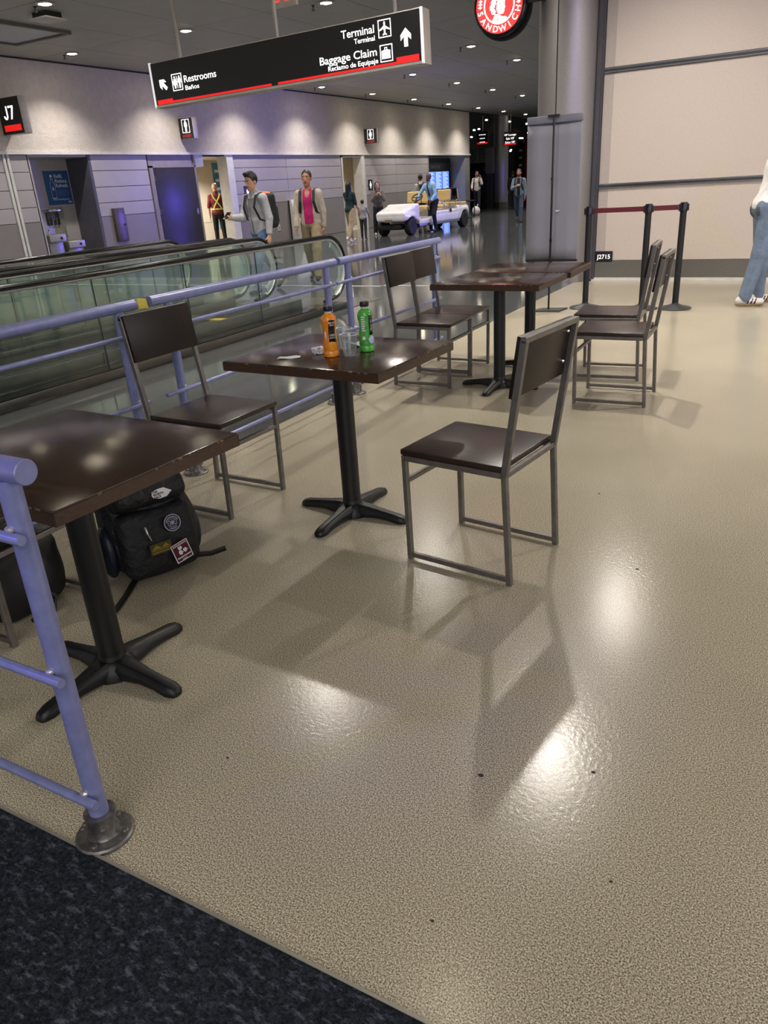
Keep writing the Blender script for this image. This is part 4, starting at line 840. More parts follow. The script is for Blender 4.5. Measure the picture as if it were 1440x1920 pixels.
def far_sign(lab, p, w_, h_, lines):
    t = thing('hanging_sign', lab, 'sign', p); B().box((-w_ / 2, 0, -h_ / 2), (w_ / 2, .12, h_ / 2)).obj('housing', sign_black, t)
    for i, s_ in enumerate(lines): text(s_, .13, (0, -.001, h_ / 2 - .17 - .16 * i), (1, 0, 0), (0, 0, 1), sign_white, t, 'CENTER', .004)
    mark([rect(-w_ / 2 + .02, -h_ / 2 + .02, w_ / 2 - .02, -h_ / 2 + .09)], frame_fn((0, 0, 0), (1, 0, 0), (0, 0, 1)), sign_red, t, 'red_band'); B().tube([(0, .06, h_ / 2), (0, .06, ZC - p[2])], .02).obj('stem', sign_side, t)
far_sign('small distant black sign left of the far column', (-15.05, 37.6, 3.17), .56, .55, ('▪▪▪▪▪', '▪▪▪▪', '▪▪▪▪'))
far_sign('small distant black sign right of the far column', (-13.8, 38, 3.06), .62, .58, ('VIP Lounge', 'Sala VIP', 'Salon VIP'))
t = thing('directory_totem', 'distant black and maroon directory column', 'sign', (-14.9, 43, 0)); B().box((-.45, 0, 0), (.1, .3, 3.05)).obj('dark_face', sign_black, t); B().box((.1, -.02, 0), (.55, .3, 3.1)).obj('maroon_face', M('totem_maroon', (110, 18, 34), .4), t)
for k in range(6): B().box((-.2, -.01, .8 + .36 * k), (-.02, 0, .92 + .36 * k)).obj('icon', M('icon_pale', (170, 168, 168), .5), t)
t = thing('green_sign', 'small glowing green sign in the far distance', 'sign', (-14.7, 46, 2.0)); B().box((-.35, 0, -.12), (.35, .06, .12)).obj('face', M('green_glow', (60, 200, 120), .4, emit=((70, 230, 140), 1.5)), t); B().tube([(0, .03, .1), (0, .03, 2.1)], .02).obj('stem', black_m, t)
fl_m = M('far_lamp', (250, 245, 235), .4, emit=((255, 248, 235), 14)); fl_me = B().ball((0, 0, 0), (.085, .085, .05), 10, 6).mesh('far_lamp'); FLP = {}
def unpx(u_, v_, y): 
    d = fw + r2 * ((u_ - 720) / 1409.86) - u2 * ((v_ - 960) / 1409.86); k = y / d.y; return (d.x * k, y, CAM_H + d.z * k)
for i, (u_, v_, y) in enumerate(((912, 225, 52), (898, 242, 56), (889, 244, 58), (884, 257, 60), (956, 228, 52), (988, 232, 50), (991, 249, 54), (966, 246, 56), (975, 259, 60), (979, 259, 62), (975, 270, 64), (982, 268, 56), (958, 281, 70), (970, 275, 66), (984, 276, 64), (988, 281, 60), (950, 275, 70), (957, 283, 68))):
    q = unpx(u_, v_, y); t = thing('far_lamp', 'tiny bright lamp in the dark far concourse, %s from the left' % (['first', 'second', 'third', 'fourth', 'fifth', 'sixth', 'seventh', 'eighth', 'ninth', 'tenth', 'eleventh', 'twelfth', 'thirteenth', 'fourteenth', 'fifteenth', 'sixteenth', 'seventeenth', 'eighteenth'][sorted(range(18), key=lambda z: (912, 898, 889, 884, 956, 988, 991, 966, 975, 979, 976, 981, 958, 970, 984, 988.5, 950, 957)[z]).index(i)]), 'lamp', q, group='far concourse lamps')
    link('bulb', fl_me, fl_m, t); B().tube([(0, 0, .05), (0, 0, 8.2 - q[2])], .012, 6).obj('cord', black_m, t)

# ================================================================== PEOPLE
def rotx(v, a, o):   # rotate about x through o, positive = top leans forward (towards -y)
    v = Vector(v) - Vector(o); c, s_ = math.cos(a), math.sin(a); return Vector((v.x, v.y * c - v.z * s_, v.y * s_ + v.z * c)) + Vector(o)
def person(name, label, foot, face, h, pose, look, vox=.012):
    """foot: floor point; face: 0 towards the viewer, 90 to picture left, 180 away"""
    v = Vector((foot[0], foot[1])).normalized(); left = Vector((-v.y, v.x)); a = R(face); hd = -v * math.cos(a) + left * math.sin(a); rz = math.atan2(hd.x, -hd.y)
    t = thing(name, label, 'person', (foot[0], foot[1], foot[2] if len(foot) > 2 else 0), rz); s = h / 1.75
    g = pose.get; lean = R(g('lean', 3)); bulk = look.get('bulk', 1.0)
    PEL = Vector((0, 0, .95)); up = Vector((0, -math.sin(lean), math.cos(lean)))
    J = {}
    for sd, k in ((-1, 'R'), (1, 'L')):
        f, kn = [R(q) for q in g('leg' + k, (0, 3))[:2]]; sp = R(g('spread', 2)); hip = Vector((sd * .088, 0, .93))
        d = Vector((sd * math.sin(sp), -math.sin(f), -math.cos(f))).normalized(); knee = hip + d * .43
        d2 = Vector((sd * math.sin(sp) * .4, -math.sin(f - kn), -math.cos(f - kn))).normalized(); ank = knee + d2 * .42
        tilt = max(0, -(f - kn)) * .9 if (f - kn) < -.3 else 0
        fd = Vector((sd * .12, -math.cos(tilt), -math.sin(tilt))).normalized(); fu = Vector((0, -math.sin(tilt), math.cos(tilt)))
        J[k] = dict(hip=hip, knee=knee, ank=ank, heel=ank - fd * .05 - fu * .05, toe=ank + fd * .155 - fu * .057)
    zmin = min(min(J[k]['heel'].z, J[k]['toe'].z) for k in 'RL') - .028
    for k in 'RL':
        for q in J[k]: J[k][q] = J[k][q] - Vector((0, 0, zmin))
    off = Vector((0, 0, -zmin)); PEL = PEL + off
    CH = PEL + up * .30; NK = PEL + up * .53; 
    hl = lean * .4 + R(g('nod', 0)); hup = Vector((0, -math.sin(hl), math.cos(hl))); HC = NK + hup * .155 + Vector((0, -.015, 0))
    hy = R(g('turn', 0)); HR = Matrix.Rotation(hy, 3, 'Z') @ Matrix.Rotation(hl, 3, 'X'); HRn = np.array(HR)
    HP = lambda x, y, z: tuple(HC + HR @ Vector((x, y, z)))
    for sd, k in ((-1, 'R'), (1, 'L')):
        f, ot, el, inn = [R(q) for q in g('arm' + k, (5, 8, 12, 0))]; sh = PEL + up * .455 + Vector((sd * .168, 0, 0))
        d = Vector((sd * math.sin(ot), -math.sin(f) * math.cos(ot), -math.cos(f) * math.cos(ot))); e = sh + d * .285
        d2 = Vector((-sd * math.sin(inn), -math.sin(f + el) * math.cos(inn), -math.cos(f + el) * math.cos(inn))).normalized(); w_ = e + d2 * .25
        J[k].update(sh=sh, el=e, wr=w_, hd=d2)
    T3 = lambda q: tuple(q)
    rotL = np.array(Matrix.Rotation(lean, 3, 'X'))
    def torso(g_, hip=True, k=.04):
        pr = [U('ell', (T3(PEL + up * .34), (.158 * bulk + g_, .105 * bulk + g_, .19), rotL), k), U('ell', (T3(PEL + up * .14 + Vector((0, -.01 * bulk, 0))), (.143 * bulk + g_, .1 * bulk + g_, .19), rotL), k)]
        if hip: pr.append(U('ell', (T3(PEL + Vector((0, .01, 0))), (.158 * bulk + g_, .108 * bulk + g_, .13), None), k))
        for q in 'RL': pr.append(U('cap', (T3(NK - up * .035), T3(J[q]['sh'] - up * .012), .042 + g_ * .6, .044 + g_ * .6), k))
        return pr
    def arm(q, g_, to='wr', k=.025, r=(.05, .04, .028)):
        j = J[q]; pr = [U('cap', (T3(j['sh']), T3(j['el']), r[0] + g_, r[1] + g_), k)]
        if to == 'wr': pr.append(U('cap', (T3(j['el']), T3(j['wr'] + (j['el'] - j['wr']).normalized() * (.02 if g_ > .005 else 0)), r[1] + g_, r[2] + g_ * .8), .012))
        return pr
    def leg(q, g_, k=.02, flare=0):
        j = J[q]; return [U('cap', (T3(j['hip']), T3(j['knee']), .08 * bulk ** .5 + g_, .054 + g_ + flare), k), U('cap', (T3(j['knee']), T3(j['ank']), .052 + g_ + flare, .037 + g_ + flare * 1.2), k)]
    # ---- body: one continuous skin
    pr = torso(-.004) + arm('R', 0) + arm('L', 0) + leg('R', 0) + leg('L', 0)
    pr += [U('cap', (T3(NK - up * .03), T3(HC - HR @ Vector((0, .0, .06))), .052, .05), .02), U('ell', (HP(0, .012, .03), (.078, .098, .096), HRn), .01), U('ell', (HP(0, -.03, -.045), (.059, .064, .076), HRn), .025),
           U('cap', (HP(0, -.09, .012), HP(0, -.106, -.028), .009, .0145), .012), U('ell', (HP(.076, .012, -.004), (.012, .02, .03), HRn), .006), U('ell', (HP(-.076, .012, -.004), (.012, .02, .03), HRn), .006),
           SUB('ell', (HP(.031, -.094, .012), (.017, .014, .011), HRn), .012), SUB('ell', (HP(-.031, -.094, .012), (.017, .014, .011), HRn), .012),
           U('ell', (HP(0, -.085, -.062), (.022, .012, .007), HRn), .006), U('ell', (HP(0, -.078, -.098), (.022, .018, .016), HRn), .015)]
    fr = max(.0088, vox * .8)
    for sd, q in ((-1, 'R'), (1, 'L')):
        j = J[q]; d = j['hd']; n0 = Vector((-sd, 0, 0)) if abs(d.x) < .8 else Vector((0, 0, 1)); wv = d.cross(n0).normalized()
        if wv.dot(Vector((0, -1, .5))) < 0: wv = -wv
        n_ = (n0 - d * n0.dot(d)).normalized(); c0_ = g('grip' + q, 25)
        pm_ = np.array(Matrix((wv, n_, d)).transposed()); pc = j['wr'] + d * .048
        pr.append(U('ell', (T3(pc), (.04, .018, .055), pm_), .012))
        for i, ln in enumerate((.07, .078, .073, .056)):
            rt = j['wr'] + d * .085 + wv * (.029 - .0195 * i); c1 = R(c0_ * .7); c2 = R(c0_ * 1.9)
            m1 = rt + (d * math.cos(c1) + n_ * math.sin(c1)) * ln * .55; m2 = m1 + (d * math.cos(c2) + n_ * math.sin(c2)) * ln * .5
            pr += [U('cap', (T3(rt), T3(m1), fr, fr * .95), .004), U('cap', (T3(m1), T3(m2), fr * .95, fr * .85), .003)]
        tr = j['wr'] + d * .03 + wv * .03; td = (d * .7 + wv * .62 + n_ * .3).normalized(); t1 = tr + td * .038; t2 = t1 + (td * .8 + n_ * .5).normalized() * .028
        pr += [U('cap', (T3(tr), T3(t1), fr * 1.25, fr * 1.05), .008), U('cap', (T3(t1), T3(t2), fr * 1.05, fr * .9), .003)]
        pr += [U('cap', (T3(j['ank']), T3(j['toe'] * .5 + j['ank'] * .5 - Vector((0, 0, .02))), .034, .018), .02)]
    sc = Matrix.Scale(s, 4)
    def add(nm, prims, mat, vx=vox, par=t):
        me = sdf_mesh(nm, prims, vx); me.transform(sc); return link(nm, me, mat, par)
    sk = look['skin']; skm = M('skin_%d_%d_%d' % sk, sk, .5, 0, (18, .06))
    body = add('body', pr, skm)
    # ---- face
    eye_m = M('eye_dark', (28, 22, 20), .2); wht = M('eye_white', (215, 210, 205), .3); lip = M('lip_%d' % sk[0], (int(sk[0] * .72), int(sk[1] * .55), int(sk[2] * .55)), .5)
    def feat(nm, bld, mat): me = bld.mesh(nm); me.transform(sc); return link(nm, me, mat, body)
    for sx in (-1, 1):
        feat('eye', B().ball(HP(sx * .031, -.084, .012), (.0125, .011, .0058), 10, 6, HR), wht); feat('iris', B().ball(HP(sx * .031, -.0925, .012), (.0055, .004, .0052), 8, 5, HR), eye_m)
        feat('brow', B().tube([HP(sx * .014, -.0945, .031), HP(sx * .032, -.094, .036), HP(sx * .05, -.08, .03)], .0042, 6), M('brow', look.get('hair', (24, 20, 18)), .7))
    feat('lips', B().tube([HP(-.02, -.094, -.062), HP(-.008, -.0995, -.06), HP(.008, -.0995, -.06), HP(.02, -.094, -.062)], .0048, 6), lip)
    # ---- hair
    hc = look.get('hair')
    if hc:
        hm = M('hair_%d_%d_%d' % hc, hc, .45, 0, (60, .3), (90, .5, .004)); st = look.get('style', 'short')
        hp = [U('ell', (HP(0, .022, .04), (.085, .1, .1), HRn), .01)]
        if st == 'flat': hp += [U('box', (HP(0, -.02, .112), (.05, .075, .035), .025, HRn), .02)]
        if st == 'long':
            hp += [U('cap', (HP(0, .06, .0), HP(0, .1, -.25), .075, .06), .03), U('cap', (HP(.06, .03, .02), HP(.07, .02, -.2), .035, .028), .02), U('cap', (HP(-.06, .03, .02), HP(-.07, .02, -.2), .035, .028), .02)]
            hp += [SUB('ell', (HP(0, -.1, -.03), (.062, .07, .1), HRn), .01)]
        else:
            n_ = HR @ Vector((0, -.86, -.5)).normalized(); o_ = n_.dot(Vector(HP(0, -.06, .07)))
            hp.append(CUT(tuple(n_), o_)); n2 = HR @ Vector((0, 0, -1)); hp.append(CUT(tuple(n2), n2.dot(Vector(HP(0, 0, -.055)))))
        add('hair', hp, hm, vox * .8)
    if look.get('beard'): add('beard', [U('ell', (HP(0, -.036, -.06), (.059, .066, .064), HRn), .01), CUT(tuple(HR @ Vector((0, 0, 1))), (HR @ Vector((0, 0, 1))).dot(Vector(HP(0, 0, -.035)))), SUB('ell', (HP(0, -.1, -.055), (.024, .03, .014), HRn), .006)], M('beard_m', (36, 28, 24), .8), vox * .8)
    # ---- clothing
    def fab(c_, nm='cloth'): return M('%s_%d_%d_%d' % ((nm,) + c_), c_, .85, 0, (14, .14), (34, .5, .012))
    hem = look.get('hem', .9); bot = look.get('bottom')
    pz = PEL.z
    if bot:
        pp = [U('ell', (T3(PEL + Vector((0, .01, 0))), (.166 * bulk, .116 * bulk, .14), None), .03)] + leg('R', .013, .02, look.get('flare', .004)) + leg('L', .013, .02, look.get('flare', .004))
        if look.get('jeans'):
            for sd, q in ((-1, 'R'), (1, 'L')): pp.append(U('ell', (T3(PEL + Vector((sd * .075, .065, -.03))), (.075, .06, .085), None), .02))
        pp.append(CUT((0, 0, 1), pz + .12)); bo = add('trousers', pp, fab(bot, 'trouser'))
        if look.get('pocket'):
            for sd in (-1, 1): add('pocket', [U('ell', (T3(PEL + Vector((sd * .075, .065, -.03))), (.078, .063, .088), None), .01), ('box', (T3(PEL + Vector((sd * .08, .12, -.06))), (.042, .06, .055), .005, None), 'i', 0)], fab(tuple(int(q * .7) for q in bot), 'pocket'), vox * .7, bo)
    top = look.get('top')
    jk = look.get('jacket')
    def upper(g_, sleeves, hemz, op=None, collar=True):
        pp = torso(g_, hip=hemz < .95)
        for q in 'RL': pp += arm(q, g_ + .002, 'wr' if sleeves == 'long' else 'el', .03)
        if collar: pp.append(U('cap', (T3(NK - up * .05), T3(NK + up * .015), .066 + g_ * .6, .06 + g_ * .5), .02))
        if look.get('hood') and op is None and jk is None or (look.get('hood') and jk and op): pp.append(U('ell', (T3(NK + Vector((0, .08, -.03))), (.11, .07, .08), None), .03))
        if sleeves == 'short':
            for q in 'RL': j = J[q]; n_ = (j['el'] - j['sh']).normalized(); pp[-1:] = pp[-1:]
        pp.append(CUT((0, 0, -1), -(hemz + off.z)))
        pp.append(SUB('ell', (T3(HC - Vector((0, .02, .0))), (.07, .09, .09), None), .01))
        if op: pp.append(SUB('box', (T3(PEL + up * .2 + Vector((0, -.16, 0))), (op, .16, .42), .02, rotL), .02))
        return pp
    if top:
        pp = upper(.012 if not jk else .008, look.get('sleeve', 'long') if not jk else 'short', hem, None, not jk)
        if look.get('vneck'): pp.append(SUB('ell', (T3(NK + Vector((0, -.075, -.06))), (.038, .06, .075), None), .01))
        to = add('shirt', pp, fab(top, 'shirt'))
        if look.get('tie'): 
            tb = B(); f0 = -.118 * bulk; tb.add([T3(PEL + up * .49 + Vector((x, f0 + .02, 0))) for x in (-.018, .018)] + [T3(PEL + up * .42 + Vector((x, f0 - .01, 0))) for x in (-.016, .016)] + [T3(PEL + up * .14 + Vector((x, f0 - .02, 0))) for x in (-.034, .034)] + [T3(PEL + up * .1 + Vector((0, f0 - .02, 0)))], [(0, 1, 3, 2), (2, 3, 5, 4), (4, 5, 6)])
            me = tb.mesh('tie'); me.transform(sc); o_ = link('tie', me, fab(look['tie'], 'tie'), t); so = o_.modifiers.new('t', 'SOLIDIFY'); so.thickness = .008; so.offset = 0
    if jk: add('jacket', upper(.019, 'long', look.get('jhem', .86), look.get('open', None)), fab(jk, 'jacket'))
    # ---- shoes
    sh = look.get('shoe', (26, 24, 24)); sole = look.get('sole', sh)
    for q in 'RL':
        j = J[q]; fd = (j['toe'] - j['heel']).normalized()
        so_ = add('shoe', [U('cap', (T3(j['heel'] + Vector((0, 0, .012))), T3(j['toe'] + Vector((0, 0, .004))), .036, .034), .02), U('cap', (T3(j['heel'] + Vector((0, 0, .04)) + fd * .03), T3(j['ank'] + Vector((0, 0, .01))), .042, .04), .02), CUT((0, 0, -1), -(min(j['heel'].z, j['toe'].z) - .026))], M('shoe_%d_%d_%d' % sh, sh, .5, 0, (30, .1)), vox * .8)
        if sole != sh:
            add('sole', [U('cap', (T3(j['heel'] - Vector((0, 0, .012))), T3(j['toe'] - Vector((0, 0, .012))), .039, .037), .01), CUT((0, 0, 1), min(j['heel'].z, j['toe'].z) - .006), CUT((0, 0, -1), -(min(j['heel'].z, j['toe'].z) - .028))], M('sole_%d' % sole[0], sole, .6), vox * .6, so_)
        if look.get('stripes'):
            for k in range(3):
                P = j['heel'] * (.62 - .16 * k) + j['toe'] * (.38 + .16 * k)
                sm = B()
                for sx in (-1, 1): sm.bar(P + Vector((sx * .0375, .01, -.012)), P + Vector((sx * .024, -.012, .034)), .012, .012)
                me = sm.mesh('stripe', bevel=.002); me.transform(sc); link('stripe', me, M('stripe_black', (24, 24, 28), .5), so_)
    t['_j'] = 0; del t['_j']
    W = lambda v_: t.matrix_basis @ (Vector(v_) * s) if False else Vector((math.cos(rz) * v_[0] * s - math.sin(rz) * v_[1] * s + foot[0], math.sin(rz) * v_[0] * s + math.cos(rz) * v_[1] * s + foot[1], v_[2] * s + (foot[2] if len(foot) > 2 else 0)))
    return dict(t=t, J=J, PEL=PEL, up=up, NK=NK, s=s, rz=rz, W=W, off=off, foot=foot, CH=CH, lean=lean)
def backpack_on(P, label, col, size=(.15, .09, .23), extra=None):
    """backpack worn on the back: its own thing, with straps as parts"""
    s = P['s']; t = thing('backpack', label, 'backpack', P['t'].location[:], P['rz']); c = P['PEL'] + P['up'] * .27 + Vector((0, .20, 0)); rot = np.array(Matrix.Rotation(P['lean'], 3, 'X'))
    m = M('pack_%d_%d_%d' % col, col, .7, 0, (16, .2), (30, .5, .01)); sc = Matrix.Scale(s, 4)
    def add(nm, pr, mat, vx=.013): me = sdf_mesh(nm, pr, vx); me.transform(sc); return link(nm, me, mat, t)
    add('main_body', [U('box', (tuple(c), (size[0], size[1], size[2]), .06, rot), .02), U('ell', (tuple(c + P['up'] * .1), (size[0] * .9, size[1] * 1.0, size[2] * .7), rot), .03)], m)
    add('front_pocket', [U('box', (tuple(c + Vector((0, size[1] + .005, -.06))), (size[0] * .75, .045, size[2] * .5), .035, rot), .02)], m)
    if extra: add('top_lid', [U('ell', (tuple(c + P['up'] * size[2] + Vector((0, .0, -.01))), (size[0] * .8, size[1] * .8, .035), rot), .02)], M('lid_%d' % extra[0], extra, .7))
    for sd in (-1, 1):
        sh = P['J']['R' if sd < 0 else 'L']['sh']; x = sd * .115; b_ = B(); u_ = P['up']; pe = P['PEL']
        pts = [pe + u_ * .44 + Vector((x, .13, 0)), pe + u_ * .535 + Vector((x, .03, 0)), pe + u_ * .5 + Vector((x, -.085, 0)), pe + u_ * .34 + Vector((x, -.155, 0)), pe + u_ * .17 + Vector((x * 1.25, -.1, 0)), pe + u_ * .1 + Vector((x * 1.45, .06, 0)), pe + u_ * .1 + Vector((x * 1.2, .14, 0))]
        me = b_.tube(pts, (.024, .009), 8, flat=(1, 0, 0)).mesh('shoulder_strap'); me.transform(sc); link('shoulder_strap', me, m, t)
    return t
SK1 = (206, 158, 132); SK2 = (176, 124, 96); SK3 = (92, 62, 46); SK4 = (190, 140, 110)
G = person('person', 'man in a pale grey zip jacket and jeans, looking at his phone while walking', (-7.35, 9.55), 48, 1.70,
    dict(lean=4, legL=(26, 12), legR=(-22, 22), armR=(22, 6, 72, 8), armL=(-6, 12, 14, 0), nod=8, gripR=45), dict(skin=SK1, hair=(20, 18, 18), style='flat', top=(196, 196, 200), jacket=(172, 173, 178), jhem=.9, hem=.86, bottom=(78, 104, 146), jeans=1, shoe=(24, 24, 26)), .0105)
backpack_on(G, 'black backpack with an orange top worn by the man in the grey jacket', (28, 28, 31), (.15, .1, .25), (226, 120, 78))
me = B().tube([tuple(G['PEL'] + G['up'] * z + Vector((.0, -.135 - .012 * math.sin(z * 6), 0))) for z in (-.03, .08, .2, .32, .44, .5)], (.006, .004), 6, flat=(1, 0, 0)).mesh('zip'); me.transform(Matrix.Scale(G['s'], 4)); link('zip', me, M('zip_dark', (70, 70, 74), .4), G['t'])
me = sdf_mesh('hood_collar', [U('ell', (tuple(G['NK'] + Vector((0, .05, -.015))), (.105, .075, .05), None), .02), U('cap', (tuple(G['NK'] + Vector((.07, -.03, -.02))), tuple(G['NK'] + Vector((.035, -.09, -.07))), .028, .02), .02), U('cap', (tuple(G['NK'] + Vector((-.07, -.03, -.02))), tuple(G['NK'] + Vector((-.035, -.09, -.07))), .028, .02), .02)], .011); me.transform(Matrix.Scale(G['s'], 4)); link('hood_collar', me, M('collar_grey', (206, 206, 210), .8), G['t'])
w_ = G['W'](G['J']['R']['wr'] + G['J']['R']['hd'] * .1 + Vector((0, -.005, .03)))
ph = thing('phone', 'dark phone held by the man in the grey jacket', 'phone', tuple(w_), G['rz'] + .3); ph.rotation_euler = (R(-55), 0, G['rz'] + .2); B().box((-.037, -.004, -.075), (.037, .004, .075)).obj('case', black_gloss, ph, bevel=.003); B().box((-.033, .004, -.07), (.033, .005, .07)).obj('screen', M('phone_screen', (120, 130, 150), .2), ph)
Mg = person('person', 'man in a magenta polo shirt under an open beige jacket, walking forward', (-7.28, 10.8), 14, 1.66,
    dict(lean=2, legL=(20, 8), legR=(-14, 18), armR=(8, 10, 16, 0), armL=(-8, 10, 10, 0), turn=0), dict(skin=SK2, hair=(26, 20, 18), style='short', top=(176, 22, 96), vneck=1, jacket=(178, 166, 148), jhem=.84, open=.075, hem=.82, bottom=(148, 132, 102), flare=.016, shoe=(40, 36, 32), bulk=1.08), .0105)
backpack_on(Mg, 'dark backpack worn by the man in the magenta shirt', (34, 34, 38), (.16, .1, .25))
person('person', 'woman with long black hair in a dark teal top, reaching towards the child', (-11.38, 18.8), -140, 1.50,
    dict(lean=3, legL=(14, 6), legR=(-12, 14), armR=(10, 6, 25, 0), armL=(38, 18, 12, -10)), dict(skin=SK4, hair=(18, 15, 16), style='long', top=(22, 50, 54), sleeve='short', hem=.86, bottom=(172, 152, 122), flare=.012, shoe=(230, 230, 230)), .014)
person('person', 'small child in a grey t-shirt and dark trousers, seen from behind', (-11.5, 19.7), -165, 1.04, dict(legL=(6, 4), legR=(-4, 6), armR=(20, 14, 20, 0), armL=(5, 8, 12, 0)), dict(skin=SK4, hair=(26, 20, 18), style='short', top=(150, 148, 152), sleeve='short', hem=.86, bottom=(48, 44, 44), shoe=(40, 40, 44), bulk=1.05), .016)
person('person', 'woman in a grey cardigan and black trousers with hands raised to her chin', (-11.86, 21.25), -8, 1.48, dict(legL=(8, 4), legR=(-8, 6), armR=(30, 8, 110, 30), armL=(30, 8, 110, 30), lean=0), dict(skin=SK4, hair=(24, 18, 18), style='long', top=(70, 68, 72), jacket=(104, 98, 98), jhem=.74, open=.06, hem=.84, bottom=(38, 38, 46), flare=.02, shoe=(225, 220, 215)), .014)
Dv = person('person', 'cart driver in a light blue shirt and tie stepping off the white cart', (-10.36, 21.95), 35, 1.66, dict(lean=24, nod=-14, legL=(18, 30), legR=(6, 12), armR=(30, 22, 14, 0), armL=(10, 18, 38, 10)), dict(skin=SK3, top=(140, 178, 216), hem=.9, bottom=(20, 20, 24), tie=(50, 52, 66), shoe=(16, 16, 16), bulk=1.12), .013)
Bh = person('person', 'man in a white top standing on the far side of the cart', (-11.9, 24.3), 150, 1.62, dict(armR=(10, 8, 30, 0)), dict(skin=SK2, hair=(28, 22, 20), style='short', top=(196, 188, 182), hem=.88, bottom=(46, 46, 50), beard=1), .014)
backpack_on(Bh, 'black backpack worn by the man on the far side of the cart', (22, 22, 24))
Hd = person('person', 'man in a cream hoodie holding a phone to his face, beyond the cart', (-13.95, 34.2), 12, 1.70, dict(legL=(14, 6), legR=(-12, 14), armR=(20, 10, 40, 10), armL=(45, 20, 125, 10), nod=10, turn=30), dict(skin=SK2, hair=(24, 20, 18), style='short', top=(214, 202, 182), hem=.92, hood=1, bottom=(26, 26, 28), shoe=(30, 30, 30)), .016)
backpack_on(Hd, 'dark backpack worn by the man in the cream hoodie', (40, 30, 30))
Dn = person('person', 'man in a denim jacket and jeans walking forward beside the grey banner', (-8.98, 25.6), 8, 1.63, dict(legL=(22, 8), legR=(-18, 30), armR=(20, 10, 95, 45), armL=(-6, 10, 12, 0)), dict(skin=SK2, hair=(30, 22, 18), style='short', beard=1, top=(22, 22, 24), jacket=(112, 130, 148), jhem=.86, open=.05, hem=.8, bottom=(56, 66, 88), shoe=(26, 28, 34)), .014)
backpack_on(Dn, 'dark backpack worn by the man in the denim jacket', (24, 26, 32))
person('person', 'person in black clothes seen from behind, right of the far column', (-13.0, 36.2), 178, 1.62, dict(legL=(8, 4), legR=(-8, 8)), dict(skin=SK2, hair=(20, 18, 18), style='short', top=(24, 24, 28), jacket=(28, 28, 32), jhem=.8, bottom=(24, 24, 28), shoe=(60, 60, 60)), .017)
Bd = person('person', 'bald man in a maroon shirt with yellow crossed braces, seen from behind', (-15.5, 18.25), 176, 1.72, dict(legL=(8, 4), legR=(-6, 6), armR=(0, 14, 14, 0), armL=(0, 14, 14, 0), lean=2), dict(skin=SK1, top=(104, 26, 34), sleeve='short', hem=.9, bottom=(20, 20, 22), shoe=(20, 20, 20), bulk=1.1), .013)
hv = thing('safety_braces', 'yellow high-visibility crossed braces on the bald man', 'braces', Bd['t'].location[:], Bd['rz']); hi = M('hi_vis', (220, 214, 110), .5)
def on_back(x, z): return Bd['PEL'] + Bd['up'] * z + Vector((x, .118 + .012 * math.cos(x * 8) - .06 * max(0, z - .38) * 2, 0))
for sd in (-1, 1): me = B().tube([on_back(sd * .11, .52), on_back(sd * .08, .42), on_back(0, .3) + Vector((0, .006, 0)), on_back(-sd * .07, .2), on_back(-sd * .11, .12)], (.02, .006), 8, flat=(1, 0, 0)).mesh('strap'); me.transform(Matrix.Scale(Bd['s'], 4)); link('strap', me, hi, hv)
me = B().tube([tuple(Bd['PEL'] + Bd['up'] * .1 + Vector((.178 * math.cos(a), .128 * math.sin(a), 0))) for a in [2 * PI * k / 28 for k in range(28)]], (.022, .006), 8, closed=True, flat=(0, 0, 1)).mesh('waist_band'); me.transform(Matrix.Scale(Bd['s'], 4)); link('waist_band', me, hi, hv)
person('person', 'person in a white shirt and jeans at the right edge, back turned', (-.55, 9.0), -112, 1.78, dict(lean=11, legL=(6, 3), legR=(-7, 6), armR=(12, 8, 40, 20), armL=(12, 8, 40, 20)), dict(skin=SK1, hair=(60, 44, 34), style='short', top=(232, 228, 224), hem=.92, bottom=(110, 126, 146), jeans=1, pocket=1, flare=.01, shoe=(226, 220, 214), sole=(150, 128, 96), stripes=1, bulk=1.02), .0105)

# ================================================================== CART
ct = thing('passenger_cart', 'white six-seat electric passenger cart with tan seats and no roof', 'cart', (-11.03, 20.85, 0), -.085)
cw = M('cart_white', (228, 226, 226), .22, 0, coat=.5); tanv = M('seat_tan', (206, 180, 122), .5, 0, (8, .08)); tyre = M('tyre', (22, 22, 23), .7); rimm = M('wheel_rim', (165, 158, 150), .35, .7)
# local: front towards -y, wheelbase 0..3.2, width +-0.55
hood = [U('box', ((0, .0, .6), (.5, .4, .15), .1, np.array(Matrix.Rotation(R(15), 3, 'X'))), .05), U('box', ((0, .36, .6), (.53, .09, .24), .06, None), .05), U('box', ((0, -.34, .47), (.44, .07, .07), .05, None), .05)]
for sd in (-1, 1): hood += [U('ell', ((sd * .45, .0, .5), (.1, .34, .14), None), .04), SUB('cap', ((sd * .3, .0, .22), (sd * .75, .0, .22), .285, .285), .03)]
hood += [SUB('box', ((0, .0, .2), (.6, .33, .2), .05, None), .03)]
link('hood', sdf_mesh('hood', hood, .016), cw, ct)
B().box((-.34, -.38, .17), (.34, -.1, .3)).obj('front_bumper', black_m, ct, bevel=.03); B().box((-.12, -.475, .38), (.12, -.455, .46)).obj('number_plate', M('plate_grey', (120, 112, 96), .5), ct, bevel=.004)
side = [U('box', ((0, 1.75, .36), (.55, 1.35, .1), .04, None), .03), U('box', ((0, 3.12, .48), (.56, .42, .2), .14, None), .06), U('box', ((0, 2.2, .44), (.54, .9, .14), .05, None), .04)]
for sd in (-1, 1): side += [SUB('cap', ((sd * .3, 3.2, .22), (sd * .8, 3.2, .22), .3, .3), .03)]
side += [SUB('box', ((0, .75, .6), (.7, .3, .2), .02, None), .02)]
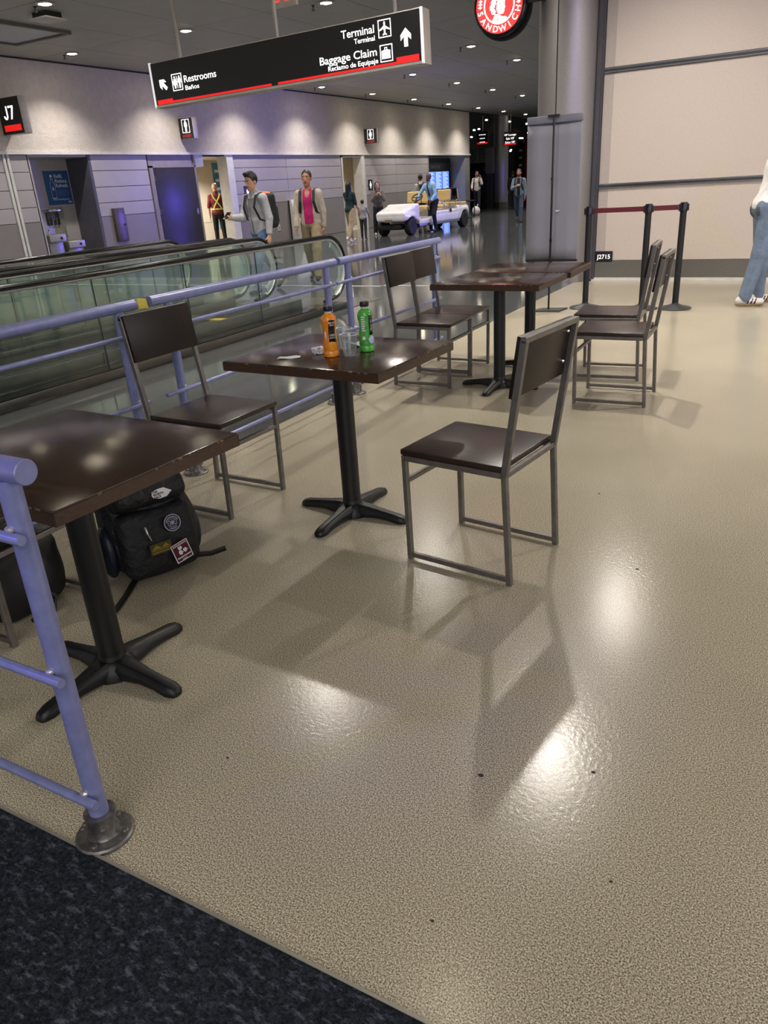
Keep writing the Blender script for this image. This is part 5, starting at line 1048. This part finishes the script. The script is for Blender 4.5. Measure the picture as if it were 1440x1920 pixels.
link('side_body', sdf_mesh('side_body', side, .018), cw, ct); B().box((-.54, .4, .2), (.54, 2.85, .27)).obj('sill', M('sill_alu', (150, 150, 160), .2, .9), ct, bevel=.01); B().box((-.5, .35, .27), (.5, 1.0, .29)).obj('floor_mat', black_m, ct)
for y in (0, 3.2):
    for sd in (-1, 1):
        wh = B().lathe([(.13, -.085), (.2, -.095), (.225, -.07), (.225, .07), (.2, .095), (.13, .085)], (sd * .46, y, .225), 28, 'x').obj('wheel', tyre, ct); B().lathe([(.13, .02), (.13, .07), (.1, .05), (.04, .075), (0, .08)] if sd > 0 else [(.13, -.02), (.13, -.07), (.1, -.05), (.04, -.075), (0, -.08)], (sd * .46, y, .225), 20, 'x').obj('rim', rimm, wh)
for y in (1.15, 2.05, 2.75):
    fr = -1 if y < 2.5 else 1
    if y == 2.75: 
        B().box((-.5, 2.95, .66), (.5, 3.4, .76)).obj('seat_cushion', tanv, ct, bevel=.04, seg=3)
    else: B().box((-.5, y - .25, .62), (.5, y + .22, .73)).obj('seat_cushion', tanv, ct, bevel=.04, seg=3)
    for sd in (-1, 1):
        yb = y + .3 if y < 2.5 else 2.82
        link('seat_back', sdf_mesh('seat_back', [U('box', ((sd * .26, yb, .98), (.245, .055, .17), .05, np.array(Matrix.Rotation(R(-8 if y < 2.5 else 8), 3, 'X'))), .01)], .014), tanv, ct)
        link('back_shell', sdf_mesh('back_shell', [U('box', ((sd * .26, yb + (.06 if y < 2.5 else -.06), 1.0), (.25, .03, .18), .028, np.array(Matrix.Rotation(R(-8 if y < 2.5 else 8), 3, 'X'))), .01)], .014), black_gloss, ct)
        B().tube([(sd * .2, yb - .02, .68), (sd * .2, yb + .03, .9)], .014).obj('back_bracket', steel_bright, ct)
    B().tube([(.52, y - .15, .68), (.53, y - .12, .84), (.53, y + .16, .85), (.52, y + .2, .7)], .014).obj('arm_rest', steel_bright, ct)
B().tube([(.27, .42, .7), (.27, .72, .98)], .022).obj('steering_column', black_m, ct)
sw = [(.27 + .17 * math.cos(a), .74 + .17 * math.sin(a) * .62, .99 + .17 * math.sin(a) * .55 ) for a in [2 * PI * k / 24 for k in range(24)]]
sw_o = B().tube(sw, .016, 8, closed=True).obj('steering_wheel', black_m, ct); B().tube([sw[0], sw[12]], .012).tube([sw[6], sw[18]], .012).obj('spokes', black_m, sw_o)
B().tube([(-.5, 3.45, .75), (-.5, 3.95, .75), (.5, 3.95, .75), (.5, 3.45, .75)], .018).obj('rear_frame', black_m, ct); [B().tube([(q, 3.95, .75), (q, 3.95, .25), (q, 3.5, .25)], .016).obj('rear_step_frame', black_m, ct) for q in (-.5, .5)]; B().box((-.5, 3.55, .24), (.5, 3.93, .27)).obj('rear_step', black_m, ct)
B().box((.55, 2.2, .5), (.562, 2.3, .6)).obj('charge_port', black_m, ct)
pb = [U('ell', ((0, 0, .17), (.17, .14, .17), None), .02), U('cap', ((-.05, 0, .3), (-.08, 0, .42), .03, .02), .02), U('cap', ((.05, 0, .3), (.08, 0, .42), .03, .02), .02), CUT((0, 0, -1), 0)]
props(link('carrier_bag', sdf_mesh('carrier_bag', pb, .016), M('bag_white', (206, 200, 202), .5, 0, (14, .35), (24, .6, .02)), None, (-12.95, 31.6, 0)), 'white plastic carrier bag on the floor behind the cart', 'bag')

# ================================================================== BAGS UNDER THE NEAREST TABLE
pk_m = M('pack_black', (15, 16, 21), .55, 0, (9, .25), (22, .8, .02)); pk_d = M('pack_navy', (13, 14, 19), .6, 0, (9, .25), (26, .8, .015))
BP = Vector((-2.225, 1.93, 0)); BR = R(-22)
bp = thing('backpack', 'black backpack with sewn patches on the floor under the nearest table', 'backpack', tuple(BP), BR)
rb = np.array(Matrix.Rotation(R(-9), 3, 'Y'))
link('main_body', sdf_mesh('main_body', [U('box', ((-.03, 0, .215), (.11, .17, .21), .08, rb), .03), U('ell', ((-.01, .02, .16), (.15, .185, .16), None), .05), U('ell', ((-.05, -.02, .4), (.1, .13, .06), None), .04), CUT((0, 0, -1), -.004)], .008), pk_m, bp)
link('front_pocket', sdf_mesh('front_pocket', [U('box', ((.085, .0, .15), (.05, .155, .14), .05, rb), .02), U('ell', ((.105, .0, .13), (.05, .14, .11), None), .03), CUT((0, 0, -1), -.006)], .007), pk_d, bp)
link('top_flap', sdf_mesh('top_flap', [U('box', ((.045, .0, .335), (.07, .15, .055), .04, np.array(Matrix.Rotation(R(-28), 3, 'Y'))), .03)], .007), pk_m, bp)
link('side_pocket', sdf_mesh('side_pocket', [U('ell', ((.0, .175, .12), (.07, .035, .11), None), .02), CUT((0, 0, -1), -.01)], .008), M('mesh_pocket', (34, 36, 46), .6), bp); link('side_pocket', sdf_mesh('side_pocket', [U('ell', ((.0, -.175, .12), (.07, .035, .11), None), .02), CUT((0, 0, -1), -.01)], .008), M('water_bottle_blue', (22, 28, 44), .4), bp)
strap_m = M('strap_black', (15, 15, 17), .6)
B().tube([(.06, -.1, .01), (.17, -.19, .006), (.26, -.27, .006), (.28, -.3, .006)], (.014, .003), 8, flat=(.7, .7, 0)).obj('strap', strap_m, bp); B().tube([(.08, .12, .03), (.11, .2, .02), (.13, .26, .03)], (.012, .003), 8, flat=(0, 0, 1)).obj('strap', strap_m, bp)
B().tube([(-.08, -.06, .44), (-.09, 0, .475), (-.08, .06, .44)], .009, 8).obj('grab_loop', strap_m, bp); B().tube([(.14, -.06, .235), (.155, -.06, .21), (.153, -.05, .18)], .004, 6).obj('zip_pull', steel, bp)
# patches lie on the pack: on small tilted planes
def patch_frame(o, tilt): 
    ay = Vector((-math.sin(R(tilt)), 0, math.cos(R(tilt)))); return Vector(o), Vector((0, 1, 0)), ay
def roll(ax, ay, a): return ax * math.cos(a) + ay * math.sin(a), ay * math.cos(a) - ax * math.sin(a)
o_, ax, ay = patch_frame((.125, .03, .345), 32); ax, ay = roll(ax, ay, R(2)); fnq = frame_fn(o_, ax, ay); lw = M('logo_cloth_white', (228, 228, 232), .6)
l_ = mark([[(-.036, .0), (-.03, .014), (-.005, .019), (.02, .018), (.046, -.002), (.02, -.018), (-.01, -.019), (-.032, -.01)]], fnq, lw, bp, 'logo_patch', -.002, .003)
for i, s_ in enumerate(('THE', 'NORTH', 'FACE')): text(s_, .012, o_ + ax * -.03 + ay * (.006 - .0105 * i), ax, ay, black_m, l_, 'LEFT', .0002, lift=.0035)
o_, ax, ay = patch_frame((.152, .045, .225), 12); fnq = frame_fn(o_, ax, ay); pt_w = M('patch_thread', (186, 184, 200), .7); pn = M('patch_navy', (30, 30, 52), .7)
pc = mark([circ(.034, 28)], fnq, pn, bp, 'round_patch', -.004, .001)
def ringp(r0, r1, n=24): return [[(r0 * math.cos(2 * PI * k / n), r0 * math.sin(2 * PI * k / n)), (r1 * math.cos(2 * PI * k / n), r1 * math.sin(2 * PI * k / n)), (r1 * math.cos(2 * PI * (k + 1) / n), r1 * math.sin(2 * PI * (k + 1) / n)), (r0 * math.cos(2 * PI * (k + 1) / n), r0 * math.sin(2 * PI * (k + 1) / n))] for k in range(n)]
mark(ringp(.031, .034), fnq, pt_w, pc, 'stitched_rim', .001, .002); mark(ringp(.017, .0185) + [rect(-.012, -.001, .012, .001), rect(-.001, -.013, .001, .013), [(-.012, .008), (-.01, .01), (.012, -.008), (.01, -.01)], [(-.012, -.008), (-.01, -.01), (.012, .008), (.01, .01)]] + [rect(.024 * math.cos(a) - .002, .024 * math.sin(a) - .002, .024 * math.cos(a) + .002, .024 * math.sin(a) + .002) for a in [R(20 + 14 * k) for k in range(11)] + [R(240 + 15 * k) for k in range(5)]], fnq, pt_w, pc, 'emblem', .001, .002)
o_, ax, ay = patch_frame((.168, -.02, .145), 4); fnq = frame_fn(o_, ax, ay); pb_ = mark([rect(-.045, -.022, .04, .022)], fnq, M('patch_olive', (70, 66, 34), .8), bp, 'wide_patch', -.006, .001)
mark([[(-.04, .0), (-.02, .016), (0, 0)], [(0, 0), (.018, .016), (.034, 0)], rect(-.04, -.006, .035, -.003), rect(-.04, -.016, .035, -.012)], fnq, M('patch_yellow', (140, 116, 30), .8), pb_, 'stitching', .001, .002)
o_, ax, ay = patch_frame((.172, .055, .105), -2); ax, ay = roll(ax, ay, R(14)); fnq = frame_fn(o_, ax, ay); pr_ = mark([rect(-.036, -.042, .036, .042)], fnq, M('patch_maroon', (84, 16, 34), .7), bp, 'maroon_patch', -.008, .001)
mark(outline(-.036, -.042, .036, .042, .0035), fnq, lw, pr_, 'stitched_rim', .001, .002)
mark([[(-.012, .024), (.004, .024), (.006, .014), (-.002, .008), (-.01, .01)], [(-.014, .004), (-.004, .008), (.004, -.004), (-.004, -.014), (-.014, -.01)], [(.006, .006), (.018, .008), (.024, -.002), (.014, -.012), (.006, -.006)]], fnq, lw, pr_, 'emblem', .001, .002); text('U.S.A.', .009, o_ + ay * -.037, ax, ay, lw, pr_, 'CENTER', lift=.002); mark([rect(-.028 + .0075 * k, -.027, -.0225 + .0075 * k, -.021) for k in range(8)] + [rect(-.028 + .0075 * k, .029, -.0225 + .0075 * k, .034) for k in range(8)], fnq, lw, pr_, 'small_print', .001, .002)
bg = thing('shoulder_bag', 'plain black bag on the floor under the hidden chair', 'bag', (-2.5, 1.47, 0), .1)
link('main_body', sdf_mesh('main_body', [U('box', ((0, 0, .14), (.15, .155, .14), .06, None), .03), U('ell', ((.02, .0, .12), (.18, .165, .13), None), .04), CUT((0, 0, -1), -.003)], .01), strap_m, bg)
B().tube([(.14, .0, .14), (.19, .03, .05), (.2, .0, .008), (.17, -.08, .006)], .008, 8).obj('strap', strap_m, bg)
